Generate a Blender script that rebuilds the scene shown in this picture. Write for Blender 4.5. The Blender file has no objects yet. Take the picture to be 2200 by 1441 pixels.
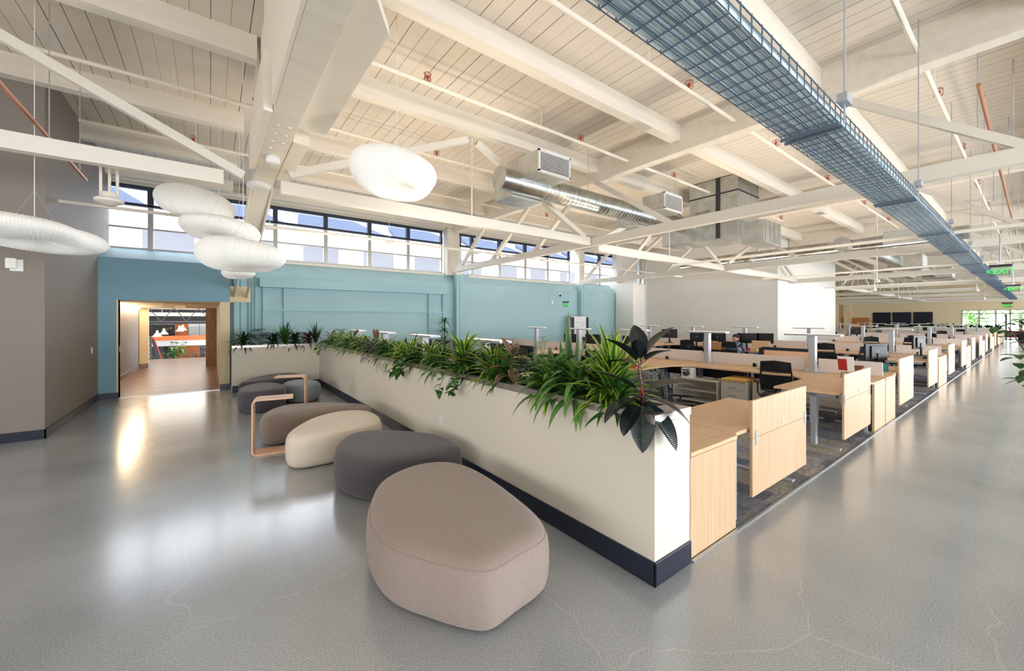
import bpy, math, random
from mathutils import Vector, Matrix
random.seed(7)
PI = math.pi
sc = bpy.context.scene
COL = sc.collection

# ------------------------------------------------------------------ camera, world, exposure
SN, CS, F_PX, CAM_H = .7971, .6038, 855.56, 1.65
cam_d = bpy.data.cameras.new('camera'); cam = bpy.data.objects.new('camera', cam_d); COL.objects.link(cam)
cam_d.sensor_width = 36; cam_d.lens = 36 * F_PX / 2200
cam_d.shift_y = -(720.5 - 686) / 2200
cam_d.clip_start = .05; cam_d.clip_end = 300
cam.location = (0, 0, CAM_H)
cam.rotation_euler = (PI / 2, 0, -math.atan2(CS, SN))
sc.camera = cam
sc.view_settings.view_transform = 'Standard'; sc.view_settings.look = 'None'
sc.view_settings.gamma = 1; sc.view_settings.use_curve_mapping = False
sc.view_settings.exposure = 0.3
sc.cycles.use_denoising = True
sc.cycles.max_bounces = 8; sc.cycles.diffuse_bounces = 5; sc.cycles.glossy_bounces = 3
sc.cycles.transparent_max_bounces = 12
sc.cycles.sample_clamp_indirect = 6
w = bpy.data.worlds.new('sky'); sc.world = w; w.use_nodes = True
w.node_tree.nodes['Background'].inputs[0].default_value = (.94, .97, 1, 1)
w.node_tree.nodes['Background'].inputs[1].default_value = 5.5

def area(name, loc, rot, sx, sy, power, col):
    d = bpy.data.lights.new(name, 'AREA'); d.shape = 'RECTANGLE'; d.size = sx; d.size_y = sy
    d.energy = power; d.color = col
    o = bpy.data.objects.new(name, d); COL.objects.link(o); o.location = loc; o.rotation_euler = rot
    return o
# daylight: north clerestory, and the tall south glazing behind the aisle
for k, (px0, px1) in enumerate(((-2.1, 6.9), (7.2, 13.3), (13.7, 19.5))):   # guides sky light in through the clerestory
    po = area('clerestory_portal', ((px0 + px1) / 2, 12.95, 4.0), (PI / 2, 0, PI), px1 - px0, 1.5, 1, (1, 1, 1)); po.data.cycles.is_portal = True
area('south_window_daylight', (20, -7.7, 1.55), (math.radians(80), 0, 0), 44, 2.2, 1450, (.87, .94, 1))
area('west_fill', (-8.7, 1, 2.0), (PI / 2, 0, -PI / 2), 12, 2.6, 380, (1, .98, .95))  # added fill light from behind the camera; the west wall has no window

# ------------------------------------------------------------------ materials
MATS = {}
def lin(c): return tuple(((v / 255 + .055) / 1.055) ** 2.4 if v > 10 else v / 255 / 12.92 for v in c) + (1,)
def mat(name, rgb, rough=.5, metal=0, noise=None, bump=None, emit=None, spec=None, trans=0):
    m = bpy.data.materials.new(name); m.use_nodes = True; nt = m.node_tree; b = nt.nodes['Principled BSDF']
    c = lin(rgb); b.inputs['Base Color'].default_value = c
    b.inputs['Roughness'].default_value = rough; b.inputs['Metallic'].default_value = metal
    if spec is not None: b.inputs['Specular IOR Level'].default_value = spec
    if emit:
        b.inputs['Emission Color'].default_value = lin(emit[0]); b.inputs['Emission Strength'].default_value = emit[1]
    tc = nt.nodes.new('ShaderNodeTexCoord')
    if noise:   # (scale, amount, stretch)
        n = nt.nodes.new('ShaderNodeTexNoise'); n.inputs['Scale'].default_value = noise[0]; n.inputs['Detail'].default_value = 4
        mp = nt.nodes.new('ShaderNodeMapping'); mp.inputs['Scale'].default_value = noise[2] if len(noise) > 2 else (1, 1, 1)
        nt.links.new(tc.outputs['Object'], mp.inputs[0]); nt.links.new(mp.outputs[0], n.inputs['Vector'])
        r = nt.nodes.new('ShaderNodeValToRGB')
        a = noise[1]
        r.color_ramp.elements[0].position = .3; r.color_ramp.elements[1].position = .7
        r.color_ramp.elements[0].color = tuple(max(0, v * (1 - a)) for v in c[:3]) + (1,)
        r.color_ramp.elements[1].color = tuple(min(1, v * (1 + a)) for v in c[:3]) + (1,)
        nt.links.new(n.outputs['Fac'], r.inputs[0]); nt.links.new(r.outputs[0], b.inputs['Base Color'])
    if bump:    # (scale, strength, stretch)
        n = nt.nodes.new('ShaderNodeTexNoise'); n.inputs['Scale'].default_value = bump[0]; n.inputs['Detail'].default_value = 2
        mp = nt.nodes.new('ShaderNodeMapping'); mp.inputs['Scale'].default_value = bump[2] if len(bump) > 2 else (1, 1, 1)
        nt.links.new(tc.outputs['Object'], mp.inputs[0]); nt.links.new(mp.outputs[0], n.inputs['Vector'])
        bp = nt.nodes.new('ShaderNodeBump'); bp.inputs['Strength'].default_value = bump[1]; bp.inputs['Distance'].default_value = .01
        nt.links.new(n.outputs['Fac'], bp.inputs['Height']); nt.links.new(bp.outputs[0], b.inputs['Normal'])
    MATS[name] = m
    return m
def N(m, t, **kw):
    n = m.node_tree.nodes.new(t)
    for k, v in kw.items(): setattr(n, k, v)
    return n
def L(m, a, b): m.node_tree.links.new(a, b)

mat('paint_white', (236, 228, 214), .55, bump=(6, .15))
mat('beam_paint', (232, 224, 210), .6, noise=(3, .05, (.3, 3, 3)), bump=(5, .35, (.4, 4, 4)))
mat('steel_white', (230, 224, 213), .5)
mat('wall_white', (236, 235, 230), .7, noise=(1.5, .015))
mat('wall_cream', (232, 214, 178), .7)
mat('planter_cream', (228, 221, 208), .65, noise=(1.2, .02))
mat('wall_grey', (138, 130, 123), .6, noise=(1, .02))
mat('teal_wall', (168, 202, 209), .6, noise=(1.5, .03))
mat('teal_deep', (128, 170, 188), .6, noise=(1.5, .03))
mat('teal_steel', (162, 200, 208), .5)
mat('rubber_base', (34, 40, 58), .35)
mat('galv', (186, 190, 190), .28, 1, noise=(9, .18, (1, 1, .3)))
mat('galv_light', (205, 208, 206), .38, 1, noise=(5, .14))
mat('alu_edge', (190, 182, 176), .35, .9, noise=(8, .1, (1, 1, .2)))
mat('grille_white', (225, 225, 225), .5)
mat('dark_slot', (45, 45, 50), .7)
mat('black_plastic', (22, 23, 28), .45)
mat('black_mesh', (18, 19, 24), .75)
mat('screen_black', (14, 16, 24), .12)
mat('grey_metal', (178, 182, 190), .4, .3)
mat('ped_beige', (205, 200, 190), .5)
mat('ped_yellow', (222, 178, 96), .8, bump=(200, .3))
mat('screen_fabric', (222, 211, 204), .85, bump=(300, .2))
mat('chair_teal', (70, 130, 140), .6)
mat('sprinkler_red', (170, 62, 40), .5)
mat('copper', (202, 142, 108), .35, .8)
mat('wire_grey', (104, 120, 138), .45, .3)
mat('cable_blue', (208, 228, 246), .45, noise=(14, .25, (.2, 6, 1)))
mat('cable_teal', (45, 150, 160), .5)
mat('white_plastic', (238, 238, 238), .4)
mat('brown_card', (190, 140, 92), .8)
mat('terracotta', (170, 96, 64), .8)
mat('skin', (200, 150, 122), .55)
mat('denim', (84, 112, 140), .8, noise=(40, .4))
mat('navy', (26, 30, 44), .7)
mat('hair', (40, 28, 22), .8)
mat('bark', (90, 72, 50), .8)
mat('soil', (30, 26, 24), .95, noise=(60, .5), bump=(80, .8))
mat('window_frame', (58, 64, 76), .4, .3)
mat('window_frame_light', (196, 194, 190), .4, .2)
mat('orange_wood', (190, 104, 52), .45, noise=(3, .12, (8, 1, .4)))
mat('dark_glass', (28, 32, 44), .1)
mat('red_fabric', (120, 40, 36), .7)
mat('red_paint', (168, 44, 40), .4)
mat('navy_board', (24, 26, 44), .8)
mat('cork', (196, 128, 74), .9, noise=(80, .15))
mat('pink', (220, 60, 150), .6)
mat('paper', (240, 240, 240), .7)
mat('roof_far', (124, 126, 132), .8)
mat('bldg_far', (240, 241, 242), .8)
mat('stone_white', (200, 200, 205), .6)
mat('brown_basket', (126, 78, 52), .6)
mat('exit_green', (20, 230, 80), .5, emit=((20, 235, 80), .8))
mat('bulb_warm', (255, 214, 150), .5, emit=((255, 206, 130), 9))
mat('led_strip', (255, 225, 180), .5, emit=((255, 222, 176), 8))
mat('uplight_lens', (255, 244, 225), .5, emit=((255, 240, 214), .8))
mat('lamp_shade_grey', (200, 200, 200), .3, .2)
mat('metal_strip', (200, 203, 206), .3, .8)
mat('stem_green', (88, 120, 60), .6)
mat('hospital_sign', (40, 44, 40), .5)

def wood(name, a, b, scale, stretch, rough=.45, grain=.0):
    m = mat(name, a, rough); bs = m.node_tree.nodes['Principled BSDF']
    tc = N(m, 'ShaderNodeTexCoord'); mp = N(m, 'ShaderNodeMapping'); mp.inputs['Scale'].default_value = stretch
    n = N(m, 'ShaderNodeTexNoise'); n.inputs['Scale'].default_value = scale; n.inputs['Detail'].default_value = 6; n.inputs['Roughness'].default_value = .65
    r = N(m, 'ShaderNodeValToRGB'); r.color_ramp.elements[0].position = .32; r.color_ramp.elements[1].position = .68
    r.color_ramp.elements[0].color = lin(a); r.color_ramp.elements[1].color = lin(b)
    L(m, tc.outputs['Object'], mp.inputs[0]); L(m, mp.outputs[0], n.inputs['Vector']); L(m, n.outputs['Fac'], r.inputs[0]); L(m, r.outputs[0], bs.inputs['Base Color'])
    return m
wood('oak_x', (214, 172, 132), (232, 196, 156), 3, (1.2, 14, 14))
wood('oak_v', (196, 160, 124), (226, 196, 160), 4, (26, 26, .4))
wood('oak_edge', (186, 136, 90), (206, 160, 112), 3, (4, 4, 4))
wood('ply', (222, 178, 146), (234, 196, 166), 4, (3, 14, 14))
wood('rustic_wood', (92, 66, 42), (140, 106, 68), 3, (5, 5, .6), .6)

def brick_mat(name, cols, bw, bh, rough, offset=.5, mortar=(0, 0, 0), msize=0.0, rot=0.0, spec=.5, grain=True):
    m = mat(name, cols[0], rough, spec=spec); bs = m.node_tree.nodes['Principled BSDF']
    tc = N(m, 'ShaderNodeTexCoord'); mp = N(m, 'ShaderNodeMapping'); mp.inputs['Rotation'].default_value = (0, 0, rot)
    br = N(m, 'ShaderNodeTexBrick'); br.offset = offset
    br.inputs['Brick Width'].default_value = bw; br.inputs['Row Height'].default_value = bh; br.inputs['Scale'].default_value = 1
    br.inputs['Mortar Size'].default_value = msize; br.inputs['Color1'].default_value = (0, 0, 0, 1); br.inputs['Color2'].default_value = (1, 1, 1, 1)
    br.inputs['Mortar'].default_value = (.5, .5, .5, 1)
    r = N(m, 'ShaderNodeValToRGB'); el = r.color_ramp.elements
    while len(el) < len(cols): el.new(.5)
    for i, c in enumerate(cols): el[i].position = i / (len(cols) - 1); el[i].color = lin(c)
    L(m, tc.outputs['Object'], mp.inputs[0]); L(m, mp.outputs[0], br.inputs['Vector']); L(m, br.outputs['Color'], r.inputs[0])
    n = N(m, 'ShaderNodeTexNoise'); n.inputs['Scale'].default_value = 90 if grain else 8; n.inputs['Detail'].default_value = 3
    mp2 = N(m, 'ShaderNodeMapping'); mp2.inputs['Scale'].default_value = (.15, 1, 1) if grain is True else (1, 1, 1); mp2.inputs['Rotation'].default_value = (0, 0, rot)
    L(m, tc.outputs['Object'], mp2.inputs[0]); L(m, mp2.outputs[0], n.inputs['Vector'])
    mx = N(m, 'ShaderNodeMix', data_type='RGBA', blend_type='MULTIPLY'); mx.inputs['Factor'].default_value = .8
    r2 = N(m, 'ShaderNodeValToRGB'); r2.color_ramp.elements[0].position = .3; r2.color_ramp.elements[1].position = .7
    r2.color_ramp.elements[0].color = (.5, .5, .5, 1); r2.color_ramp.elements[1].color = (1.35, 1.35, 1.35, 1)
    L(m, n.outputs['Fac'], r2.inputs[0]); L(m, r.outputs[0], mx.inputs['A']); L(m, r2.outputs[0], mx.inputs['B']); L(m, mx.outputs['Result'], bs.inputs['Base Color'])
    return m
brick_mat('carpet', [(104, 108, 120), (140, 140, 146), (168, 158, 144), (98, 104, 122), (152, 144, 138)], 1.0, .25, .95, rot=PI / 2, spec=.1)
brick_mat('plank_floor', [(78, 54, 46), (140, 92, 58), (98, 70, 60), (70, 54, 52), (124, 92, 70)], 1.4, .07, .3)

def concrete():
    m = mat('concrete', (150, 150, 144), .24, spec=.5); bs = m.node_tree.nodes['Principled BSDF']
    bs.inputs['IOR'].default_value = 1.65; bs.inputs['Coat Weight'].default_value = .6; bs.inputs['Coat Roughness'].default_value = .16; bs.inputs['Coat IOR'].default_value = 1.6
    tc = N(m, 'ShaderNodeTexCoord')
    n1 = N(m, 'ShaderNodeTexNoise'); n1.inputs['Scale'].default_value = .7; n1.inputs['Detail'].default_value = 5
    n2 = N(m, 'ShaderNodeTexNoise'); n2.inputs['Scale'].default_value = 120; n2.inputs['Detail'].default_value = 3
    v = N(m, 'ShaderNodeTexVoronoi', feature='DISTANCE_TO_EDGE'); v.inputs['Scale'].default_value = .62
    nw = N(m, 'ShaderNodeTexNoise'); nw.inputs['Scale'].default_value = 3; nw.inputs['Detail'].default_value = 6
    add = N(m, 'ShaderNodeMix', data_type='RGBA', blend_type='ADD'); add.inputs['Factor'].default_value = .22
    for n in (n1, n2, nw): L(m, tc.outputs['Object'], n.inputs['Vector'])
    L(m, tc.outputs['Object'], add.inputs['A']); L(m, nw.outputs['Color'], add.inputs['B']); L(m, add.outputs['Result'], v.inputs['Vector'])
    r1 = N(m, 'ShaderNodeValToRGB'); r1.color_ramp.elements[0].position = .3; r1.color_ramp.elements[1].position = .72
    r1.color_ramp.elements[0].color = lin((152, 156, 160)); r1.color_ramp.elements[1].color = lin((180, 184, 188))
    L(m, n1.outputs['Fac'], r1.inputs[0])
    r2 = N(m, 'ShaderNodeValToRGB'); e = r2.color_ramp.elements; e[0].position = .3; e[0].color = (.7, .7, .7, 1); e[1].position = .7; e[1].color = (1.2, 1.2, 1.19, 1)
    L(m, n2.outputs['Fac'], r2.inputs[0])
    mx = N(m, 'ShaderNodeMix', data_type='RGBA', blend_type='MULTIPLY'); mx.inputs['Factor'].default_value = 1
    L(m, r1.outputs[0], mx.inputs['A']); L(m, r2.outputs[0], mx.inputs['B'])
    r3 = N(m, 'ShaderNodeValToRGB'); e = r3.color_ramp.elements; e[0].position = 0; e[0].color = (.34, .34, .34, 1); e[1].position = .0009; e[1].color = (0, 0, 0, 1)
    L(m, v.outputs['Distance'], r3.inputs[0])
    nm = N(m, 'ShaderNodeTexNoise'); nm.inputs['Scale'].default_value = .55; nm.inputs['Detail'].default_value = 1; L(m, tc.outputs['Object'], nm.inputs['Vector'])
    rm = N(m, 'ShaderNodeValToRGB'); rm.color_ramp.elements[0].position = .44; rm.color_ramp.elements[1].position = .52; L(m, nm.outputs['Fac'], rm.inputs[0])
    mk = N(m, 'ShaderNodeMath', operation='MULTIPLY'); L(m, r3.outputs[0], mk.inputs[0]); L(m, rm.outputs[0], mk.inputs[1])
    mx2 = N(m, 'ShaderNodeMix', data_type='RGBA'); mx2.inputs['B'].default_value = lin((205, 205, 200))
    L(m, mk.outputs[0], mx2.inputs['Factor']); L(m, mx.outputs['Result'], mx2.inputs['A']); L(m, mx2.outputs['Result'], bs.inputs['Base Color'])
    r4 = N(m, 'ShaderNodeMapRange'); r4.inputs['To Min'].default_value = .16; r4.inputs['To Max'].default_value = .3
    L(m, n1.outputs['Fac'], r4.inputs['Value']); L(m, r4.outputs[0], bs.inputs['Roughness'])
    bp = N(m, 'ShaderNodeBump'); bp.inputs['Strength'].default_value = .025; bp.inputs['Distance'].default_value = .02
    n3 = N(m, 'ShaderNodeTexNoise'); n3.inputs['Scale'].default_value = 3.5; L(m, tc.outputs['Object'], n3.inputs['Vector'])
    L(m, n3.outputs['Fac'], bp.inputs['Height']); L(m, bp.outputs[0], bs.inputs['Normal'])
concrete()

def deck():   # painted tongue-and-groove boards running north-south, thin dark joints
    m = mat('deck_boards', (226, 212, 190), .65); bs = m.node_tree.nodes['Principled BSDF']
    tc = N(m, 'ShaderNodeTexCoord'); sp = N(m, 'ShaderNodeSeparateXYZ'); L(m, tc.outputs['Object'], sp.inputs[0])
    dv = N(m, 'ShaderNodeMath', operation='DIVIDE'); dv.inputs[1].default_value = .19; L(m, sp.outputs[0], dv.inputs[0])
    fr = N(m, 'ShaderNodeMath', operation='FRACT'); L(m, dv.outputs[0], fr.inputs[0])
    fl = N(m, 'ShaderNodeMath', operation='FLOOR'); L(m, dv.outputs[0], fl.inputs[0])
    wn = N(m, 'ShaderNodeTexWhiteNoise', noise_dimensions='1D'); L(m, fl.outputs[0], wn.inputs['W'])
    wd = N(m, 'ShaderNodeMath', operation='MULTIPLY'); wd.inputs[1].default_value = .04; L(m, wn.outputs['Value'], wd.inputs[0])
    ad = N(m, 'ShaderNodeMath', operation='ADD'); ad.inputs[1].default_value = .014; L(m, wd.outputs[0], ad.inputs[0])
    lt = N(m, 'ShaderNodeMath', operation='LESS_THAN'); L(m, fr.outputs[0], lt.inputs[0]); L(m, ad.outputs[0], lt.inputs[1])
    n = N(m, 'ShaderNodeTexNoise'); n.inputs['Scale'].default_value = 1.2; n.inputs['Detail'].default_value = 4; L(m, tc.outputs['Object'], n.inputs['Vector'])
    r = N(m, 'ShaderNodeValToRGB'); r.color_ramp.elements[0].color = lin((206, 196, 182)); r.color_ramp.elements[1].color = lin((228, 219, 206))
    L(m, n.outputs['Fac'], r.inputs[0])
    mx = N(m, 'ShaderNodeMix', data_type='RGBA'); mx.inputs['B'].default_value = lin((84, 72, 62))
    L(m, lt.outputs[0], mx.inputs['Factor']); L(m, r.outputs[0], mx.inputs['A']); L(m, mx.outputs['Result'], bs.inputs['Base Color'])
deck()

def fabric(name, a, b, sc_=420):
    m = mat(name, a, .95, spec=.15); bs = m.node_tree.nodes['Principled BSDF']
    bs.inputs['Sheen Weight'].default_value = .25
    tc = N(m, 'ShaderNodeTexCoord'); mp = N(m, 'ShaderNodeMapping'); mp.inputs['Scale'].default_value = (1, 1, 1.6)
    n = N(m, 'ShaderNodeTexNoise'); n.inputs['Scale'].default_value = sc_; n.inputs['Detail'].default_value = 1
    n2 = N(m, 'ShaderNodeTexNoise'); n2.inputs['Scale'].default_value = 260; n2.inputs['Detail'].default_value = 2
    L(m, tc.outputs['Object'], mp.inputs[0]); L(m, mp.outputs[0], n.inputs['Vector']); L(m, tc.outputs['Object'], n2.inputs['Vector'])
    mm = N(m, 'ShaderNodeMath', operation='ADD'); L(m, n.outputs['Fac'], mm.inputs[0]); L(m, n2.outputs['Fac'], mm.inputs[1])
    h = N(m, 'ShaderNodeMath', operation='MULTIPLY'); h.inputs[1].default_value = .5; L(m, mm.outputs[0], h.inputs[0])
    r = N(m, 'ShaderNodeValToRGB'); r.color_ramp.elements[0].position = .32; r.color_ramp.elements[1].position = .68
    r.color_ramp.elements[0].color = lin(a); r.color_ramp.elements[1].color = lin(b)
    L(m, h.outputs[0], r.inputs[0]); L(m, r.outputs[0], bs.inputs['Base Color'])
    bp = N(m, 'ShaderNodeBump'); bp.inputs['Strength'].default_value = .35; bp.inputs['Distance'].default_value = .003
    L(m, h.outputs[0], bp.inputs['Height']); L(m, bp.outputs[0], bs.inputs['Normal'])
fabric('fab_taupe', (132, 117, 109), (178, 162, 153)); fabric('fab_charcoal', (66, 62, 66), (100, 95, 99))
fabric('fab_cream', (212, 198, 180), (236, 224, 208)); fabric('fab_brown', (124, 110, 102), (158, 144, 134))
fabric('fab_dark', (70, 66, 74), (98, 94, 102)); fabric('fab_grey', (112, 120, 128), (146, 154, 160))

def leafmat(name, stops, rough=.35, vein=0.0, blotch=None):
    """colour across the blade: u=0 midrib .. 1 margin"""
    m = mat(name, stops[0][1], rough); bs = m.node_tree.nodes['Principled BSDF']
    uv = N(m, 'ShaderNodeUVMap'); sp = N(m, 'ShaderNodeSeparateXYZ'); L(m, uv.outputs[0], sp.inputs[0])
    src = sp.outputs[0]
    tc = N(m, 'ShaderNodeTexCoord'); n = N(m, 'ShaderNodeTexNoise'); n.inputs['Scale'].default_value = 30; L(m, tc.outputs['Object'], n.inputs['Vector'])
    a = N(m, 'ShaderNodeMath', operation='MULTIPLY_ADD'); a.inputs[1].default_value = blotch or .12; L(m, n.outputs['Fac'], a.inputs[0]); L(m, src, a.inputs[2])
    s = N(m, 'ShaderNodeMath', operation='SUBTRACT'); s.inputs[1].default_value = (blotch or .12) / 2; L(m, a.outputs[0], s.inputs[0])
    r = N(m, 'ShaderNodeValToRGB'); el = r.color_ramp.elements
    while len(el) < len(stops): el.new(.5)
    for i, (p, c) in enumerate(stops): el[i].position = p; el[i].color = lin(c)
    L(m, s.outputs[0], r.inputs[0])
    hv = N(m, 'ShaderNodeHueSaturation'); oi = N(m, 'ShaderNodeObjectInfo')
    mr = N(m, 'ShaderNodeMapRange'); mr.inputs['To Min'].default_value = .8; mr.inputs['To Max'].default_value = 1.25
    L(m, sp.outputs[2], mr.inputs['Value']) if False else L(m, oi.outputs['Random'], mr.inputs['Value'])
    L(m, mr.outputs[0], hv.inputs['Value']); L(m, r.outputs[0], hv.inputs['Color']); L(m, hv.outputs[0], bs.inputs['Base Color'])
    if vein:
        wv = N(m, 'ShaderNodeTexWave', wave_type='BANDS', bands_direction='Y'); wv.inputs['Scale'].default_value = vein; L(m, uv.outputs[0], wv.inputs['Vector'])
        bp = N(m, 'ShaderNodeBump'); bp.inputs['Strength'].default_value = .35; bp.inputs['Distance'].default_value = .004
        L(m, wv.outputs['Fac'], bp.inputs['Height']); L(m, bp.outputs[0], bs.inputs['Normal'])
    return m
leafmat('leaf_green', [(0, (84, 128, 54)), (.15, (48, 96, 34)), (1, (40, 88, 32))])
leafmat('leaf_dark', [(0, (62, 92, 44)), (.2, (30, 66, 28)), (1, (28, 60, 30))], .3)
leafmat('leaf_lemon', [(0, (64, 116, 44)), (.4, (52, 104, 36)), (.55, (168, 200, 64)), (1, (186, 212, 80))])
leafmat('leaf_pale', [(0, (112, 150, 74)), (.5, (82, 128, 60)), (1, (60, 108, 46))], .35, blotch=.9)
leafmat('leaf_rubber', [(0, (70, 84, 52)), (.06, (26, 38, 40)), (.93, (22, 32, 38)), (1, (60, 52, 56))], .16, vein=9)
leafmat('leaf_pink', [(0, (120, 92, 76)), (.5, (84, 84, 58)), (.8, (112, 78, 66)), (1, (214, 148, 126))], .35, blotch=.6)
leafmat('leaf_snake', [(0, (70, 104, 60)), (.7, (92, 126, 74)), (.88, (120, 146, 84)), (1, (130, 152, 92))], .4, blotch=1.2)
leafmat('leaf_purple', [(0, (176, 160, 168)), (.4, (84, 62, 84)), (1, (196, 186, 190))], .4)
leafmat('leaf_burgundy', [(0, (96, 44, 52)), (1, (56, 32, 38))], .4)
leafmat('leaf_bright', [(0, (110, 168, 56)), (1, (84, 150, 46))], .4)
leafmat('leaf_variegated', [(0, (120, 150, 90)), (.5, (190, 206, 160)), (1, (226, 232, 204))], .4, blotch=.8)

def glass(name, tint, refl=.08, fac=.9):
    m = bpy.data.materials.new(name); m.use_nodes = True; nt = m.node_tree; nt.nodes.clear()
    o = nt.nodes.new('ShaderNodeOutputMaterial'); t = nt.nodes.new('ShaderNodeBsdfTransparent'); g = nt.nodes.new('ShaderNodeBsdfGlossy')
    t.inputs[0].default_value = tint; g.inputs['Roughness'].default_value = .02
    x = nt.nodes.new('ShaderNodeMixShader'); x.inputs[0].default_value = refl
    nt.links.new(t.outputs[0], x.inputs[1]); nt.links.new(g.outputs[0], x.inputs[2]); nt.links.new(x.outputs[0], o.inputs[0])
    MATS[name] = m
glass('pane', (.97, .98, 1, 1), .05); glass('pane_dark', (.56, .62, .74, 1), .06); glass('shade_glass', (.85, .85, .85, 1), .3); glass('acrylic', (.8, .86, .8, 1), .1)

def lampmat(name, e):
    m = mat(name, (245, 244, 240), .8); bs = m.node_tree.nodes['Principled BSDF']
    bs.inputs['Emission Color'].default_value = (1, .985, .95, 1)
    lw = N(m, 'ShaderNodeTexCoord'); ln = N(m, 'ShaderNodeVectorMath', operation='LENGTH'); L(m, lw.outputs['Object'], ln.inputs[0])
    mr = N(m, 'ShaderNodeMapRange'); mr.inputs['From Min'].default_value = .05; mr.inputs['From Max'].default_value = .6
    mr.inputs['To Min'].default_value = e; mr.inputs['To Max'].default_value = e * .35
    L(m, ln.outputs['Value'], mr.inputs['Value']); L(m, mr.outputs[0], bs.inputs['Emission Strength'])
    # paper honeycomb cells: fine pleats
    tr = N(m, 'ShaderNodeBsdfTranslucent')
lampmat('lamp_paper', .08); lampmat('lamp_paper_lit', .15)

# ------------------------------------------------------------------ mesh building
class M:
    def __init__(s): s.v = []; s.f = []; s.m = []; s.uv = {}
    def add(s, vs, fs, mi=0, uvs=None):
        b = len(s.v); s.v += [tuple(p) for p in vs]
        for i, f in enumerate(fs):
            if uvs: s.uv[len(s.f)] = uvs[i]
            s.f.append(tuple(b + k for k in f)); s.m.append(mi)
        return s
    def box(s, x0, x1, y0, y1, z0, z1, mi=0):
        vs = [(x0, y0, z0), (x1, y0, z0), (x1, y1, z0), (x0, y1, z0), (x0, y0, z1), (x1, y0, z1), (x1, y1, z1), (x0, y1, z1)]
        return s.add(vs, [(0, 3, 2, 1), (4, 5, 6, 7), (0, 1, 5, 4), (1, 2, 6, 5), (2, 3, 7, 6), (3, 0, 4, 7)], mi)
    def bar(s, a, b, w, h, mi=0, up=(0, 0, 1)):   # rectangular bar from a to b, w sideways, h along up
        a = Vector(a); b = Vector(b); d = (b - a).normalized(); u = Vector(up)
        if abs(d.dot(u)) > .99: u = Vector((0, 1, 0))
        sd = d.cross(u).normalized(); u = sd.cross(d).normalized()
        vs = []
        for p in (a, b):
            for i, j in ((-1, -1), (1, -1), (1, 1), (-1, 1)): vs.append(p + sd * (i * w / 2) + u * (j * h / 2))
        return s.add(vs, [(0, 1, 2, 3), (7, 6, 5, 4), (0, 4, 5, 1), (1, 5, 6, 2), (2, 6, 7, 3), (3, 7, 4, 0)], mi)
    def tube(s, pts, r, n=8, mi=0, cap=True):
        pts = [Vector(p) for p in pts]; rs = r if isinstance(r, (list, tuple)) else [r] * len(pts)
        vs = []; fs = []; u = None
        for i, p in enumerate(pts):
            d = (pts[min(i + 1, len(pts) - 1)] - pts[max(i - 1, 0)]).normalized()
            if u is None: u = d.orthogonal().normalized()
            u = (u - d * u.dot(d))
            u = u.normalized() if u.length > 1e-6 else d.orthogonal().normalized()
            v = d.cross(u)
            for k in range(n):
                a = 2 * PI * k / n; vs.append(p + (u * math.cos(a) + v * math.sin(a)) * rs[i])
        for i in range(len(pts) - 1):
            for k in range(n): fs.append((i * n + k, i * n + (k + 1) % n, (i + 1) * n + (k + 1) % n, (i + 1) * n + k))
        if cap: fs += [tuple(range(n))[::-1], tuple((len(pts) - 1) * n + k for k in range(n))]
        return s.add(vs, fs, mi)
    def cyl(s, x, y, z0, z1, r, n=16, mi=0, r1=None): return s.tube([(x, y, z0), (x, y, z1)], [r, r1 if r1 is not None else r], n, mi)
    def lathe(s, prof, n=24, c=(0, 0, 0), mi=0):
        vs = []; fs = []
        for (r, z) in prof:
            for k in range(n): a = 2 * PI * k / n; vs.append((c[0] + r * math.cos(a), c[1] + r * math.sin(a), c[2] + z))
        for i in range(len(prof) - 1):
            for k in range(n): fs.append((i * n + k, i * n + (k + 1) % n, (i + 1) * n + (k + 1) % n, (i + 1) * n + k))
        fs += [tuple(range(n))[::-1], tuple((len(prof) - 1) * n + k for k in range(n))]
        return s.add(vs, fs, mi)
    def prism(s, poly, z0, z1, mi=0):
        n = len(poly); vs = [(x, y, z0) for x, y in poly] + [(x, y, z1) for x, y in poly]
        fs = [tuple(range(n))[::-1], tuple(range(n, 2 * n))] + [(k, (k + 1) % n, n + (k + 1) % n, n + k) for k in range(n)]
        return s.add(vs, fs, mi)
    def xform(s, mt):
        s.v = [tuple(mt @ Vector(p)) for p in s.v]; return s
    def build(s, name, mats, parent=None, smooth=False, bevel=0):
        me = bpy.data.meshes.new(name); me.from_pydata(s.v, [], s.f)
        if isinstance(mats, str): mats = [mats]
        for k in mats: me.materials.append(MATS[k])
        if len(mats) > 1: me.polygons.foreach_set('material_index', s.m)
        if smooth: me.polygons.foreach_set('use_smooth', [True] * len(s.f))
        if s.uv:
            ul = me.uv_layers.new(name='UVMap')
            for fi, us in s.uv.items():
                for li, q in zip(me.polygons[fi].loop_indices, us): ul.data[li].uv = q
        me.update()
        o = bpy.data.objects.new(name, me); COL.objects.link(o)
        if parent: o.parent = parent
        if smooth == 'auto':
            me.set_sharp_from_angle(angle=math.radians(35))
        if bevel:
            b = o.modifiers.new('edge', 'BEVEL'); b.width = bevel; b.segments = 2; b.limit_method = 'ANGLE'
        return o

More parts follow.
